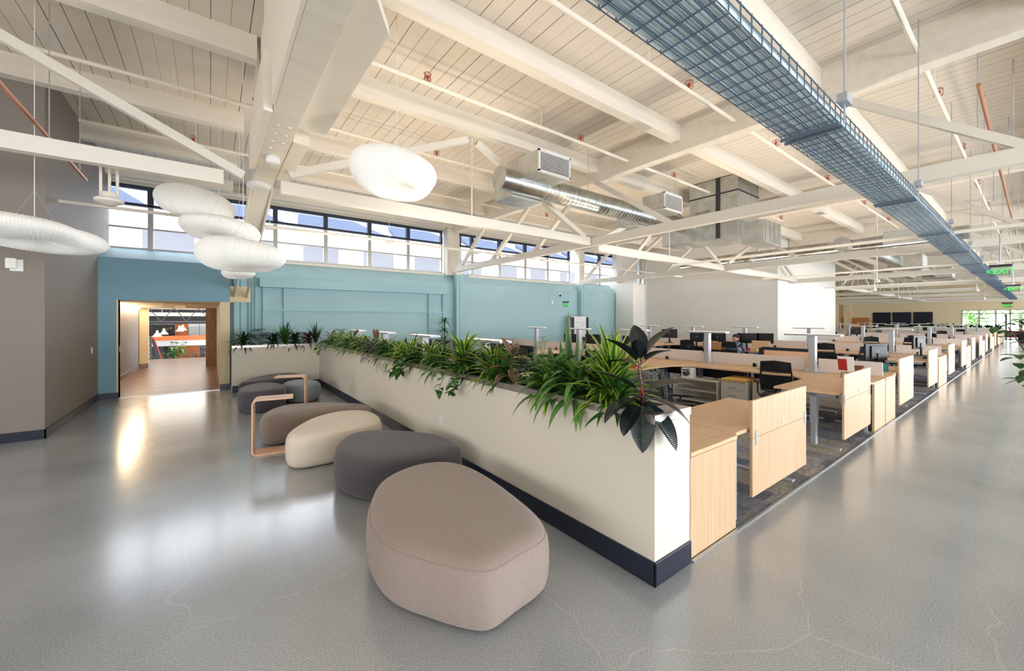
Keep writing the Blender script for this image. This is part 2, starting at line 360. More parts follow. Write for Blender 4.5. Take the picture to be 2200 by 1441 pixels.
def tag(o, label=None, cat=None, group=None, kind=None):
    for k, v in (('label', label), ('category', cat), ('group', group), ('kind', kind)):
        if v: o[k] = v
    return o
def thing(name, label, cat, loc=(0, 0, 0), rz=0, group=None):
    o = bpy.data.objects.new(name, None); COL.objects.link(o); o.location = loc; o.rotation_euler = (0, 0, rz)
    o.empty_display_size = .1
    return tag(o, label, cat, group)
def struct(name, m, mats, **kw):
    o = m.build(name, mats, **kw); o['kind'] = 'structure'; return o
def kids(o): return [c for c in COL.objects if c.parent == o]
TREES = {}
def tree_of(o):
    if o.name not in TREES: TREES[o.name] = [(c, [g for g in kids(c)]) for c in kids(o)]
    return TREES[o.name]
def dup(root, loc, rz=0, label=None, group=None, parts=True):
    r = root.copy(); COL.objects.link(r); r.location = loc; r.rotation_euler = (0, 0, rz)
    if label: r['label'] = label
    if group: r['group'] = group
    if parts:
        for ch, gs in tree_of(root):
            c = ch.copy(); COL.objects.link(c); c.parent = r
            for g in gs:
                d = g.copy(); COL.objects.link(d); d.parent = c
    return r
USED = set()
def place(proto, loc, rz, label, group=None):
    """first call moves the prototype itself, later calls copy it"""
    if proto.name not in USED:
        tree_of(proto); USED.add(proto.name); proto.location = loc; proto.rotation_euler = (0, 0, rz); proto['label'] = label
        if group: proto['group'] = group
        return proto
    return dup(proto, loc, rz, label, group)
ORD = ['first', 'second', 'third', 'fourth', 'fifth', 'sixth', 'seventh', 'eighth', 'ninth', 'tenth', 'eleventh', 'twelfth', 'thirteenth', 'fourteenth', 'fifteenth', 'sixteenth', 'seventeenth', 'eighteenth', 'nineteenth', 'twentieth', 'twenty-first', 'twenty-second', 'twenty-third', 'twenty-fourth', 'twenty-fifth', 'twenty-sixth']
def text_mesh(txt, size, depth, offset=0.0):
    c = bpy.data.curves.new('lettering', 'FONT'); c.body = txt; c.size = size; c.extrude = depth; c.offset = offset
    c.align_x = 'CENTER'; c.align_y = 'CENTER'
    o = bpy.data.objects.new('lettering', c); COL.objects.link(o)
    me = bpy.data.meshes.new_from_object(o.evaluated_get(bpy.context.evaluated_depsgraph_get()))
    bpy.data.objects.remove(o); bpy.data.curves.remove(c)
    return me
def lettering(txt, size, parent, loc, rot, m, depth=.002, offset=.0):
    me = text_mesh(txt, size, depth, offset); me.materials.clear(); me.materials.append(MATS[m])
    o = bpy.data.objects.new('lettering', me); COL.objects.link(o); o.parent = parent; o.location = loc; o.rotation_euler = rot
    return o

# ------------------------------------------------------------------ the setting
X0, X1, YS = -9.0, 52.0, -8.0
struct('floor', M().box(X0, X1, YS, 11.6, -.12, 0).box(2.0, X1, 11.6, 12.9, -.12, 0).box(.37, 2.0, 11.6, 12.9, -.12, 0), 'concrete')
struct('floor_carpet', M().box(2.61, 44.2, 1.425, 12.39, 0, .008), 'carpet')
struct('trim_1', M().box(2.61, 44.2, 1.405, 1.425, 0, .012), 'metal_strip')
struct('floor_passage', M().box(-3.2, 1.0, 11.6, 22.0, -.12, .004), 'plank_floor')
struct('trim_2', M().box(-1.53, .18, 11.575, 11.62, 0, .01), 'metal_strip')
struct('ceiling', M().box(X0, X1, YS, 13.0, 5.15, 5.35), 'deck_boards')
# the side behind the camera: solid wall with a long glazed band over the aisle side
sw = M().box(X0, -1.5, YS - .2, YS, 0, 5.15).box(-1.5, X1, YS - .2, YS, 2.7, 5.15).box(-1.5, X1, YS - .2, YS, 0, .35)
for k in range(28): sw.box(-1.5 + k * 1.95, -1.4 + k * 1.95, YS - .2, YS, .35, 2.7)
struct('wall_south', sw, 'wall_white')
struct('wall_west_back', M().box(X0 - .2, X0, YS, 8.5, 0, 5.15), 'wall_grey')
# west side walls
struct('wall_west', M().box(X0, -2.02, 8.31, 8.5, 0, 5.15).box(-2.02, -1.83, 8.31, 12.7, 0, 5.15), 'wall_grey')
struct('baseboard_west', M().box(X0, -1.815, 8.295, 8.31, 0, .13).box(-1.83, -1.815, 8.295, 11.58, 0, .13), 'rubber_base')
# teal portal wall with the passage opening
ZT, ZS = 2.94, 3.29
pw = M().box(-1.83, -1.53, 11.58, 11.78, 0, ZT).box(-1.53, .18, 11.58, 11.78, 2.06, ZT)
pw.add([(-1.83, 11.58, ZT), (.37, 11.58, ZT), (.37, 12.72, ZS), (-1.83, 12.72, ZS)], [(0, 1, 2, 3)])
pw.box(.178, .37, 11.581, 12.4, 2.06, ZT - .001)
struct('wall_north_portal', pw, 'teal_deep')
struct('wall_portal_pier', M().box(.18, .37, 11.575, 12.4, 0, 2.06), 'wall_cream')
struct('baseboard_portal', M().box(-1.83, -1.53, 11.565, 11.58, 0, .13).box(.18, .385, 11.56, 11.575, 0, .13), 'rubber_base')
struct('door_1', M().box(-1.56, -1.53, 11.572, 11.8, 0, 2.06).box(-1.53, .18, 11.785, 18.8, 2.05, 2.2).box(-1.95, -1.53, 11.79, 18.8, 2.05, 2.2).box(.18, .4, 11.785, 18.8, 2.05, 2.2), 'wall_cream')
# blue north wall
bw = M().box(.37, 15.7, 12.4, 12.6, 0, ZT)
bw.add([(.37, 12.4, ZT), (15.7, 12.4, ZT), (15.7, 12.72, ZS), (.37, 12.72, ZS)], [(0, 1, 2, 3)])
struct('wall_north', bw, 'teal_wall')
struct('wall_north_upper', M().box(-2.02, 20, 12.72, 13.0, 4.76, 5.15), 'paint_white')
# passage
struct('wall_passage', M().box(-2.1, -1.95, 11.8, 18.8, 0, 2.1).box(.18, .4, 12.4, 18.8, 0, 2.06), 'wall_grey')
struct('wall_passage_end', M().box(-2.1, -1.72, 18.7, 18.9, .1, 2.1), 'wall_cream')
struct('baseboard_passage', M().box(-1.95, -1.935, 12.5, 18.69, 0, .12).box(-1.95, -1.72, 18.68, 18.7, 0, .12), 'wall_grey')
struct('wall_passage_wood', M().box(-.13, .26, 17.8, 18.8, 0, 2.06), 'rustic_wood')
# white core and pillar
struct('wall_core', M().box(18.15, 25.7, 6.3, 13, 0, 5.15), 'wall_white')
struct('wall_recess', M().box(15.7, 18.15, 12.3, 12.6, 0, 5.15), 'wall_white')
struct('wall_pillar', M().box(15.6, 16.5, 11.3, 12.3, 0, 3.39), 'wall_white')
struct('wall_north_far', M().box(25.7, X1, 12.4, 12.6, 0, 5.15), 'wall_cream')
fw = M().box(X1, X1 + .2, 4.0, 12.6, 0, 5.15).box(X1, X1 + .2, -4.2, 4.0, 2.45, 5.15).box(X1, X1 + .2, -4.2, -.6, 0, 2.45)
struct('wall_east', fw, 'wall_cream')
struct('wall_east_pier', M().box(X1 - .35, X1, 11.4, 12.0, 0, 5.15), 'wall_cream')

# clerestory windows, one per pane bay
mull = [-2.0, -1.13, .15, 1.43, 2.717, 3.997, 5.27, 6.534, 6.886, 7.23, 7.764, 9.017, 10.307, 11.542, 12.866, 13.25, 13.7, 14.9, 16.2, 17.4, 18.15]
wn = 0
for a, b in zip(mull[:-1], mull[1:]):
    if b - a < .45: continue
    if abs(b - 13.25) < .01 or (abs(a - 6.886) < .01): continue
    wn += 1
    fr = M()
    yy0, yy1 = 12.72, 12.8
    fr.box(a, b, yy0, yy1, 3.27, 3.33, 1).box(a, a + .05, yy0 - .03, yy1, 3.27, 4.33, 1).box(b - .05, b, yy0 - .03, yy1, 3.27, 4.33, 1)
    fr.box(a, b, yy0, yy1, 3.77, 3.81, 1)
    fr.box(a, b, yy0 - .03, yy1, 4.3, 4.36, 0).box(a, b, yy0 - .03, yy1, 4.7, 4.78, 0).box(a, a + .055, yy0 - .04, yy1, 4.33, 4.76, 0).box(b - .055, b, yy0 - .04, yy1, 4.33, 4.76, 0)
    f = struct('window_%d' % wn, fr, ['window_frame', 'window_frame_light'])
    M().box(a + .05, b - .05, 12.755, 12.765, 3.33, 3.77).box(a + .05, b - .05, 12.755, 12.765, 3.81, 4.3).build('pane', 'pane', f)
    M().box(a + .05, b - .05, 12.757, 12.763, 4.36, 4.7).build('tinted_pane', 'pane_dark', f)['label'] = 'dark tinted top pane'
struct('trim_3', M().box(6.6, 6.86, 12.45, 12.8, 3.2, 5.15).box(6.86, 7.16, 12.6, 12.8, 3.25, 4.76).box(13.3, 13.62, 12.5, 12.8, 3.2, 5.15), 'steel_white')
struct('trim_4', M().box(.9, 6.6, 12.64, 12.72, 3.2, 3.27).box(7.6, 13.2, 12.64, 12.72, 3.2, 3.27), 'paint_white')
# neighbouring building seen through the clerestory
nb = M().box(-14, 40, 24, 30, 3.0, 6.3)
struct('exterior_roof_terrace', M().box(-14, 40, 13.2, 30, 2.75, 3.0), 'roof_far')
nbo = struct('exterior_building', nb, 'bldg_far')
for k in range(14):
    m_ = M().box(-12 + k * 3.2, -10.2 + k * 3.2, 23.93, 24.0, 4.6, 5.7)
    m_.build('window', 'roof_far', nbo)
ev = M()
for k in range(9):
    xx = -12 + k * 5.2
    ev.add([(xx, 23.2, 6.6), (xx + 4.6, 23.2, 6.6), (xx + 3.4, 25.5, 7.7), (xx + .4, 25.5, 7.7), (xx, 23.2, 6.45), (xx + 4.6, 23.2, 6.45), (xx + 3.4, 25.5, 7.4), (xx + .4, 25.5, 7.4)], [(0, 1, 2, 3), (7, 6, 5, 4), (0, 4, 5, 1), (1, 5, 6, 2), (2, 6, 7, 3), (3, 7, 4, 0)])
ev.build('roof', 'roof_far', nbo)

# ------------------------------------------------------------------ planters
PX0, PX1, PY0, PH = 2.19, 2.60, 1.43, 1.0
pl = thing('planter', 'long cream L-shaped planter wall full of foliage beside the ottomans', 'planter')
b = M()
b.box(PX0, PX0 + .05, PY0, 11.4, 0, PH).box(PX1 - .05, PX1, PY0, 11.4, 0, PH).box(PX0 + .05, PX1 - .05, PY0, PY0 + .12, 0, PH)
b.box(.39, PX0, 10.95, 11.0, 0, PH).box(.39, PX1, 11.4, 11.45, 0, PH).box(.39, .44, 11.0, 11.4, 0, PH)
b.build('wall_body', 'planter_cream', pl)
c = M()
c.box(PX0 - .006, PX0 + .056, PY0 + .14, 11.0, PH, PH + .055).box(PX1 - .056, PX1 + .006, PY0 + .14, 11.45, PH, PH + .055)
c.box(.385, PX0, 10.944, 11.006, PH, PH + .055).box(.385, PX1, 11.394, 11.456, PH, PH + .055).box(.385, .446, 11.0, 11.4, PH, PH + .055)
c.build('metal_rim', 'alu_edge', pl)
M().box(PX0 - .007, PX1 + .007, PY0 - .007, PY0 + .14, PH, PH + .058).build('end_cap', 'alu_edge', pl, bevel=.003)
M().box(PX0 - .014, PX0, PY0 - .014, 10.95, 0, .15).box(PX0 - .014, PX1, PY0 - .014, PY0, 0, .15).box(.39, PX0, 10.936, 10.95, 0, .15).build('rubber_skirting', 'rubber_base', pl, bevel=.004)
M().box(PX0 + .05, PX1 - .05, PY0 + .12, 11.4, .7, PH - .01).box(.44, PX0 + .05, 11.0, 11.4, .7, PH - .01).build('potting_soil', 'soil', pl)
for yy, who in ((8.13, 'nearer the passage'), (4.29, 'behind the charcoal ottoman')):
    t = thing('wall_socket', 'white power socket on the long planter wall, ' + who, 'socket', (PX0 - .001, yy, .45))
    M().box(-.006, 0, -.035, .035, -.057, .057).build('cover_plate', 'white_plastic', t, bevel=.002)
    M().box(-.008, -.006, -.015, .015, .01, .035).box(-.008, -.006, -.015, .015, -.035, -.01).build('socket_face', 'grille_white', t)

# ------------------------------------------------------------------ ceiling structure
NM = ['south of the aisle', 'over the aisle edge', 'over the desk returns', 'over the middle of the room', 'over the ductwork', 'toward the clerestory', 'beside the clerestory']
for i, yf in enumerate((-2.0, -.05, 1.98, 4.05, 5.98, 8.3, 10.35, 12.4)):
    for sx, (xa, xb) in enumerate(((X0, .46), (.74, 6.78), (6.94, 19.4), (19.4, 32), (32, X1))):
        if sx == 0 and yf < 0: continue
        bb = M().box(xa, xb, yf - .16, yf, 4.86, 5.15).box(xa, xb, yf, yf + .05, 5.0, 5.15)
        o = bb.build('ceiling_beam', 'beam_paint')
        tag(o, 'painted timber ceiling beam, %s of the rows counted from the clerestory, %s' % (ORD[7 - i], ('west of the heavy girder', 'between heavy girder and first truss', 'over the first desk rows', 'over the middle desk rows', 'over the far desk rows')[sx]), 'beam', 'painted timber ceiling beams')

# heavy girder above the ottomans
g = thing('timber_girder', 'massive pale timber girder with bolted side plates above the ottomans', 'girder', (.6, 0, 3.6))
M().box(-.13, .12, -3.0, 6.9, 0, .34).build('main_timber', 'beam_paint', g, bevel=.008)
M().box(-.15, -.11, -3.0, 4.9, .36, 1.55).box(-.10, .10, -3, 6.9, .34, 1.55).build('web_panel', 'paint_white', g)
bx = M(); bx.prism([(.13, 2.35), (.42, 2.8), (.42, 4.75), (.13, 4.75)], .08, .14); bx.build('side_plate', 'paint_white', g, bevel=.004)
M().box(-.21, -.135, 4.3, 6.1, -.02, .55).build('side_plate', 'paint_white', g, bevel=.004)
M().box(.135, .3, 5.0, 6.5, .02, .32).build('side_plate', 'paint_white', g, bevel=.004)
M().box(-.16, -.13, -3.0, 4.2, .0, .5).build('side_plate', 'paint_white', g, bevel=.004)
for k in range(8): M().cyl(-.06 + .1 * (k % 2), 4.6 + .22 * (k // 2), -.012, 0, .016, 8).build('bolt', 'steel_white', g)
brc = thing('steel_strut', 'inclined pale steel strut tying the heavy girder down to a bolted wall plate', 'strut', (.6, 6.9, 3.6))
s_ = M()
for sx in (-.13, .13): s_.bar((sx, 0, .0), (sx, 5.2, -1.35), .03, .12)
s_.bar((0, -.2, .06), (0, 2.2, -.5), .22, .12)
s_.build('strut_bar', 'steel_white', brc, bevel=.003)
pt = M().box(-.22, .22, 5.2, 5.28, -1.52, -1.12); pt.build('wall_plate', 'wall_cream', brc, bevel=.004)
for x in (-.19, -.03, .03, .17):
    for z in (-1.46, -1.32, -1.18): M().tube([(x, 5.2, z), (x, 5.18, z)], .018, 6).build('bolt', 'wall_cream', brc)

def detector(name, label, cat, loc, r, h, m='white_plastic'):
    t = thing(name, label, cat, loc)
    M().lathe([(r * .9, 0), (r, -.3 * h), (r, -.7 * h), (r * .8, -h)], 24).build('housing', m, t, smooth='auto')
    M().lathe([(r * .35, -h), (r * .35, -h - .008)], 12).build('sensor', 'grille_white', t)
    return t
detector('smoke_detector', 'round white disc detector at the lower end of the heavy girder', 'detector', (.55, 6.75, 3.6), .15, .07)
detector('smoke_detector', 'small white detector under the bolted joint of the heavy girder', 'detector', (.6, 5.55, 3.6), .075, .08)

def truss_y(x, zb, ys, diags, label, top=True, i=0):
    """truss running north-south at x"""
    t = thing('roof_truss', label, 'truss', (x, 0, zb), group='painted steel and timber roof trusses')
    M().box(-.06, .06, ys[0], ys[1], 0, .17).build('bottom_chord', 'steel_white', t)
    if top: M().box(-.1, .1, ys[0], ys[1], 4.68 - zb, 5.149 - zb).build('top_chord', 'beam_paint', t)
    for a, b in diags: M().bar((0, a[0], a[1] - zb), (0, b[0], b[1] - zb), .09, .1, up=(1, 0, 0)).build('diagonal', 'steel_white', t)
    return t
dg = [((12.0, 3.42), (10.2, 4.75)), ((10.1, 3.42), (8.2, 4.75)), ((8.1, 3.42), (6.3, 4.75)), ((6.0, 4.75), (4.1, 3.42)), ((1.75, 4.75), (0, 3.42))]
for i in range(8):
    x = 6.86 + i * 6.26; zb = 3.3 if i == 0 else (3.2 if i == 1 else 3.15)
    dd = dg + ([((0, 3.42), (-2, 4.7))])
    yb = 12.2 if x < 15 or x > 25.5 else 6.28
    if yb < 7: dd = dd[3:]
    truss_y(x, zb, (-4.1, yb), dd, 'white roof truss crossing above the desks, %s counted from the ottomans' % ORD[i])
# trusses running east-west along y = 6.05
for i in range(-2, 8):
    xa = .74 + i * 6.26; xb = xa + 5.98
    zb = 3.3 if i < 1 else 3.2
    if 18 < xb - 1 < 27 and xa > 17: continue
    t = thing('roof_truss', 'white longitudinal roof truss, %s bay counted from the west wall' % ORD[i + 2], 'truss', (xa, 6.05, zb), group='longitudinal roof trusses')
    e = 0 if i != -1 else -.28
    M().box(0, 5.98 + (0 if i > -1 else -.05) + e, -.06, .06, 0, .17).build('bottom_chord', 'steel_white', t)
    M().bar((.1, 0, .28), (2.85, 0, 1.5), .09, .1).build('diagonal', 'steel_white', t)
    M().bar((3.05, 0, 1.5), (5.85, 0, .16), .09, .1).build('diagonal', 'steel_white', t)
    if i > 0: M().bar((1.5, 0, .12), (2.9, 0, 1.4), .07, .07).build('diagonal', 'steel_white', t)
    M().cyl(2.95, 0, .17, 1.55, .014, 6).build('tie_rod', 'steel_white', t)
# second longitudinal line near the wall and over the aisle
for yv, lab in ((-.05, 'over the aisle'),):
    for i in range(1, 7):
        xa = .74 + i * 6.26
        t = thing('roof_truss', 'white longitudinal truss %s, %s bay past the first desk row' % (lab, ORD[i - 1]), 'truss', (xa, yv, 3.3), group='longitudinal roof trusses')
        M().box(0, 5.98, -.05, .05, 0, .15).build('bottom_chord', 'steel_white', t)
        M().bar((.1, 0, .2), (2.9, 0, 1.5), .08, .08).build('diagonal', 'steel_white', t)
        M().bar((3.0, 0, 1.5), (5.85, 0, .16), .08, .08).build('diagonal', 'steel_white', t)
# wall columns (painted blue below, white above)
for i, x in enumerate((.6, 6.94, 13.2)):
    t = thing('steel_column', 'riveted blue steel column on the teal wall, %s from the passage' % ORD[i], 'column', (x, 12.4, 0))
    M().box(-.13, -.005, -.22, 0, 0, 3.2).box(.005, .13, -.22, 0, 0, 3.2).build('shaft', 'teal_steel', t, bevel=.004)
    rv = M()
    for z in [.3 * k + .2 for k in range(10)]:
        for sx in (-.07, .07): rv.tube([(sx, -.22, z), (sx, -.235, z)], .016, 6)
    rv.build('rivet', 'teal_steel', t)
    if i: M().box(-.12, .12, -.2, .1, 3.2, 3.3).build('cap_plate', 'steel_white', t)
fr = thing('riveted_header', 'blue riveted steel frame with a deep header on the teal wall behind the planter', 'frame', (0, 12.4, 0))
M().box(1.02, 6.48, -.2, 0, 2.5, 2.74).build('header', 'teal_steel', fr, bevel=.005)
for x_ in (1.1, 1.58, 5.83, 6.36): M().box(x_, x_ + .04, -.08, 0, 0, 2.5).build('upright', 'teal_steel', fr)
M().box(1.1, 6.4, -.09, 0, 1.88, 1.92).build('rail', 'teal_steel', fr)
for xa, xb in ((1.14, 1.58), (5.87, 6.36)):
    rv = M(); rv.box(xa, xb, -.03, 0, 1.3, 1.88)
    for k in range(5): rv.tube([(xa + .06 + k * .08, -.03, 1.8), (xa + .06 + k * .08, -.05, 1.8)], .02, 6)
    for k in range(5):
        for xx in (xa - .03, xb + .03): rv.tube([(xx, -.08, 1.5 + k * .08), (xx, -.1, 1.5 + k * .08)], .02, 6)
    rv.build('gusset_plate', 'teal_steel', fr)
for k, (x, nm) in enumerate(((.80, 'next to the column'), (.87, 'in the middle'), (.94, 'next to the riveted header'))):
    cd = M().cyl(x, 12.36, 0, 3.0, .016, 8); cd.box(x - .03, x + .03, 12.35, 12.4, 2.3, 2.33).box(x - .03, x + .03, 12.35, 12.4, 1.4, 1.43)
    tag(cd.build('conduit', 'teal_steel'), 'blue painted conduit pipe on the teal wall, ' + nm, 'pipe', 'blue conduits')

# sprinkler pipes with caged heads
def sprinkler(x, y, z, label):
    t = thing('caged_sprinkler', label, 'sprinkler', (x, y, z), group='red caged sprinkler heads')
    M().cyl(0, 0, 0, .07, .012, 6).lathe([(.02, .06), (.03, .075), (.012, .08)], 8).build('nozzle', 'sprinkler_red', t)
    cg = M()
    for k in range(4):
        a = k * PI / 2 + .4; cg.tube([(.02 * math.cos(a), .02 * math.sin(a), .0), (.05 * math.cos(a), .05 * math.sin(a), .03), (.05 * math.cos(a), .05 * math.sin(a), .11), (.015 * math.cos(a), .015 * math.sin(a), .13)], .004, 4)
    for z_ in (.03, .11): cg.tube([(.05 * math.cos(a), .05 * math.sin(a), z_) for a in [k * PI / 4 for k in range(9)]], .004, 4)
    cg.build('cage', 'sprinkler_red', t)
    return t
sp0 = sprinkler(0, 0, 0, 'x'); nsp = 0
pipes = [(9.3, -1.8, 12, 'beside the clerestory'), (7.15, -4, 12, 'between clerestory and longitudinal truss'), (5.0, .8, 15, 'above the ductwork'), (2.95, .8, 20, 'over the desk returns'), (.87, 3, 40, 'over the aisle edge')]
for y, xa, xb, nm in pipes:
    cuts = [xa] + [6.86 + 6.26 * k for k in range(8) if xa < 6.86 + 6.26 * k < xb] + [xb]
    for ca, cb in zip(cuts[:-1], cuts[1:]):
        m_ = M().tube([(ca + .11, y, 4.85), (cb - .14, y, 4.85)], .028, 8)
        for k in range(int((cb - ca) / 2.4)): m_.cyl(ca + 1.2 + k * 2.4, y, 4.87, 5.145, .006, 5)
        tag(m_.build('sprinkler_pipe', 'paint_white', smooth='auto'), 'cream sprinkler pipe %s, %s' % (nm, 'west of the first truss' if ca < 6 else 'beyond the %s truss' % ORD[round((ca - 6.86) / 6.26)]), 'pipe', 'cream sprinkler pipes')
        for k in range(max(1, int((cb - ca) / 3))):
            if ca + 1.55 + k * 3 > cb - .25: continue
            nsp += 1
            place(sp0, (ca + 1.55 + k * 3.0, y, 4.87), .3 * k, 'red caged sprinkler head %s on the cream pipe %s, %s bay' % (('first', 'second', 'third', 'fourth')[min(k, 3)], nm, 'westernmost' if ca < 6 else ORD[min(7, round((ca - 6.86) / 6.26 + 1))]), 'red caged sprinkler heads')
m_ = M().tube([(6, .35, 3.95), (46, .35, 3.95)], .018, 8)
tag(m_.build('copper_pipe', 'copper', smooth='auto'), 'long copper pipe hung on threaded rods over the aisle', 'pipe')
m_ = M().tube([(-1.42, 4.0, 3.65), (-1.42, 8.25, 3.65)], .02, 8); tag(m_.build('copper_pipe', 'copper', smooth='auto'), 'copper pipe running to the grey wall above the flat pendant', 'pipe')
for k, yy in enumerate((6.6, 7.9)):
    tag(M().cyl(-1.42, yy, 3.67, 5.15, .006, 6).build('hanger_rod', 'grey_metal'), 'thin threaded rod holding the copper pipe, %s' % ('nearer the girder' if k == 0 else 'nearer the grey wall'), 'rod')
# slanted conduits seen under the longitudinal chord
m_ = M().tube([(-1.8, 8.8, 3.41), (15.4, 8.8, 3.41)], .028, 8)
for k in range(6): m_.cyl(.9 + k * 2.3, 8.8, 3.41, 5.14, .006, 5).box(.82 + k * 2.3, .98 + k * 2.3, 8.75, 8.85, 3.36, 3.385)
tag(m_.build('lighting_track', 'steel_white', smooth='auto'), 'long pale track running below the truss in front of the clerestory', 'track')
sl = M().tube([(-1.8, 12.62, 4.9), (15.6, 12.62, 4.9)], .07, 10); tag(sl.build('eaves_pipe', 'paint_white', smooth='auto'), 'thick cream pipe running along the top of the clerestory', 'pipe')

# round ceiling speaker fixture on three stems by the left windows
t = thing('ceiling_fixture', 'cream round fixture hanging on three stems in front of the clerestory', 'fixture', (-.95, 6.6, 3.08))
for k in range(3): M().cyl(-.07 + .07 * k, .02 * (k % 2), 0, .42, .014, 8).build('stem', 'steel_white', t, smooth='auto')
M().lathe([(.07, .06), (.09, .0), (.13, -.02), (.13, -.05), (.05, -.09)], 20).build('housing', 'steel_white', t, smooth='auto')

# ------------------------------------------------------------------ ductwork
du = thing('spiral_duct', 'shiny spiral air duct with side boxes over the first desk row', 'duct', (3.9, 5.5, 4.05))
d = M(); d.tube([(0, 0, 0), (6.1, 0, 0)], .19, 32); d.build('duct_body', 'galv', du, smooth='auto')
rb = M()
for k in range(52):
    x = .9 + k * .1; rb.tube([(x + .05 * j / 16, .193 * math.cos(2 * PI * j / 16), .193 * math.sin(2 * PI * j / 16)) for j in range(17)], .005, 4, cap=False)
rb.build('spiral_seam', 'galv', du)
M().tube([(-.012, 0, 0), (0, 0, 0)], .2, 32).build('end_cap', 'galv_light', du, smooth='auto')
for xx in (.32, 3.9):
    for sgn in (-1, 1):
        bb = M(); y0, y1 = (-.62, -.1) if sgn < 0 else (.1, .62); w_ = .72
        zz = (.0, .36) if sgn < 0 else (-.22, .12)
        bb.box(xx, xx + w_, y0, y1, *zz); o = bb.build('branch_box', 'galv_light', du, bevel=.004)
        if sgn < 0:
            gg = M().box(xx + .0, xx + w_, y0 - .03, y0, zz[0] - .01, zz[0] + .03).box(xx, xx + w_, y0 - .03, y0, zz[1] - .03, zz[1] + .01).box(xx, xx + .03, y0 - .03, y0, *zz).box(xx + w_ - .03, xx + w_, y0 - .03, y0, *zz)
            for k in range(20): gg.box(xx + .04 + k * .0335, xx + .048 + k * .0335, y0 - .02, y0 - .012, *zz)
            for k in range(9): gg.box(xx, xx + w_, y0 - .014, y0 - .008, zz[0] + .03 + k * .036, zz[0] + .036 + k * .036)
            gg.build('grille', 'grille_white', o)
            M().box(xx + .02, xx + w_ - .02, y0 - .004, y0 + .001, zz[0] + .02, zz[1] - .02).build('vent_opening', 'dark_slot', o)
            if xx < 1: lettering('C1537', .05, o, (xx + .36, y0 + .25, zz[0] - .001), (PI, 0, 0), 'dark_slot', .0005)
for xx in (2.2, 5.4): M().cyl(xx, 0, .19, 1.1, .005, 5).build('hanger_rod', 'grey_metal', du)

du = thing('duct_plenum', 'large rectangular galvanised duct riser with side branches under the roof', 'duct', (10.0, 4.3, 3.55))
M().box(0, 1.15, 0, 1.2, .1, 1.58).build('riser_box', 'galv_light', du, bevel=.006)
M().box(.15, 1.15, -.5, 0, -.1, .42).build('branch_box', 'galv_light', du, bevel=.006)
M().box(.0, 1.0, 1.2, 2.0, .12, .5).build('branch_box', 'galv_light', du, bevel=.006)
sm = M().box(-.012, 1.16, -.012, 1.21, 1.18, 1.21).box(-.02, 0, .42, .52, .1, 1.58)
sm.build('strap', 'dark_slot', du)
sm = M()
for k in range(3): sm.box(-.008, 1.158, -.008, 1.208, .45 + k * .3, .457 + k * .3)
for k in range(4): sm.box(.2 + k * .27, .21 + k * .27, -.508, -.5, -.1, .42)
sm.build('seam', 'galv', du)
lettering('KALTIXD', .09, du, (-.004, .85, .82), (PI / 2, 0, -PI / 2), 'dark_slot', .001)

du = thing('spiral_duct', 'long spiral air duct crossing over the third desk row, with a round end cap', 'duct', (14.7, 1.0, 3.78))
M().tube([(0, 0, 0), (0, 7.4, 0)], .17, 24).build('duct_body', 'galv', du, smooth='auto')
rb = M()
for k in range(36): rb.tube([(.173 * math.cos(2 * PI * j / 12), .3 + k * .19 + .05 * j / 12, .173 * math.sin(2 * PI * j / 12)) for j in range(13)], .005, 4, cap=False)
rb.build('spiral_seam', 'galv', du)
M().tube([(-.5, 2.35, 0), (0, 2.35, 0)], .2, 24).build('branch_cap', 'galv_light', du, smooth='auto')
bx = M().box(-.35, -.12, .3, 1.5, -.12, .22).build('branch_box', 'galv_light', du)
gg = M().box(-.38, -.35, .3, 1.5, -.13, -.09).box(-.38, -.35, .3, 1.5, .2, .23)
for k in range(26): gg.box(-.37, -.35, .31 + k * .046, .33 + k * .046, -.12, .22)
gg.build('grille', 'grille_white', bx)
for k, (x, y, nm) in enumerate(((21.2, 3.4, 'nearer the white core'), (27.5, 3.2, 'beyond the white core'))):
    du = thing('spiral_duct', 'galvanised duct with a flared transition over the far desks, %s' % nm, 'duct', (x, y, 3.95))
    M().tube([(-3, 0, 0), (0, 0, 0)], .22, 20).build('duct_body', 'galv', du, smooth='auto')
    M().tube([(0, 0, 0), (.35, 0, 0)], [.22, .34], 4).build('transition', 'galv_light', du)
    o = M().box(.35, 1.4, -.75, .25, -.28, .22).build('branch_box', 'galv_light', du); M().box(.4, 1.35, -.77, -.75, -.23, .17).build('grille', 'grille_white', o)
t = thing('flex_duct', 'dark flexible duct dropping beside the white pillar', 'duct', (15.2, 10.6, 3.3))
M().tube([(0, 0, -.1), (0, 0, .5), (.05, 0, 1.0), (0, 0, 1.5), (0, 0, 1.84)], [.16, .17, .18, .17, .17], 14).build('duct_body', 'galv', t, smooth='auto')

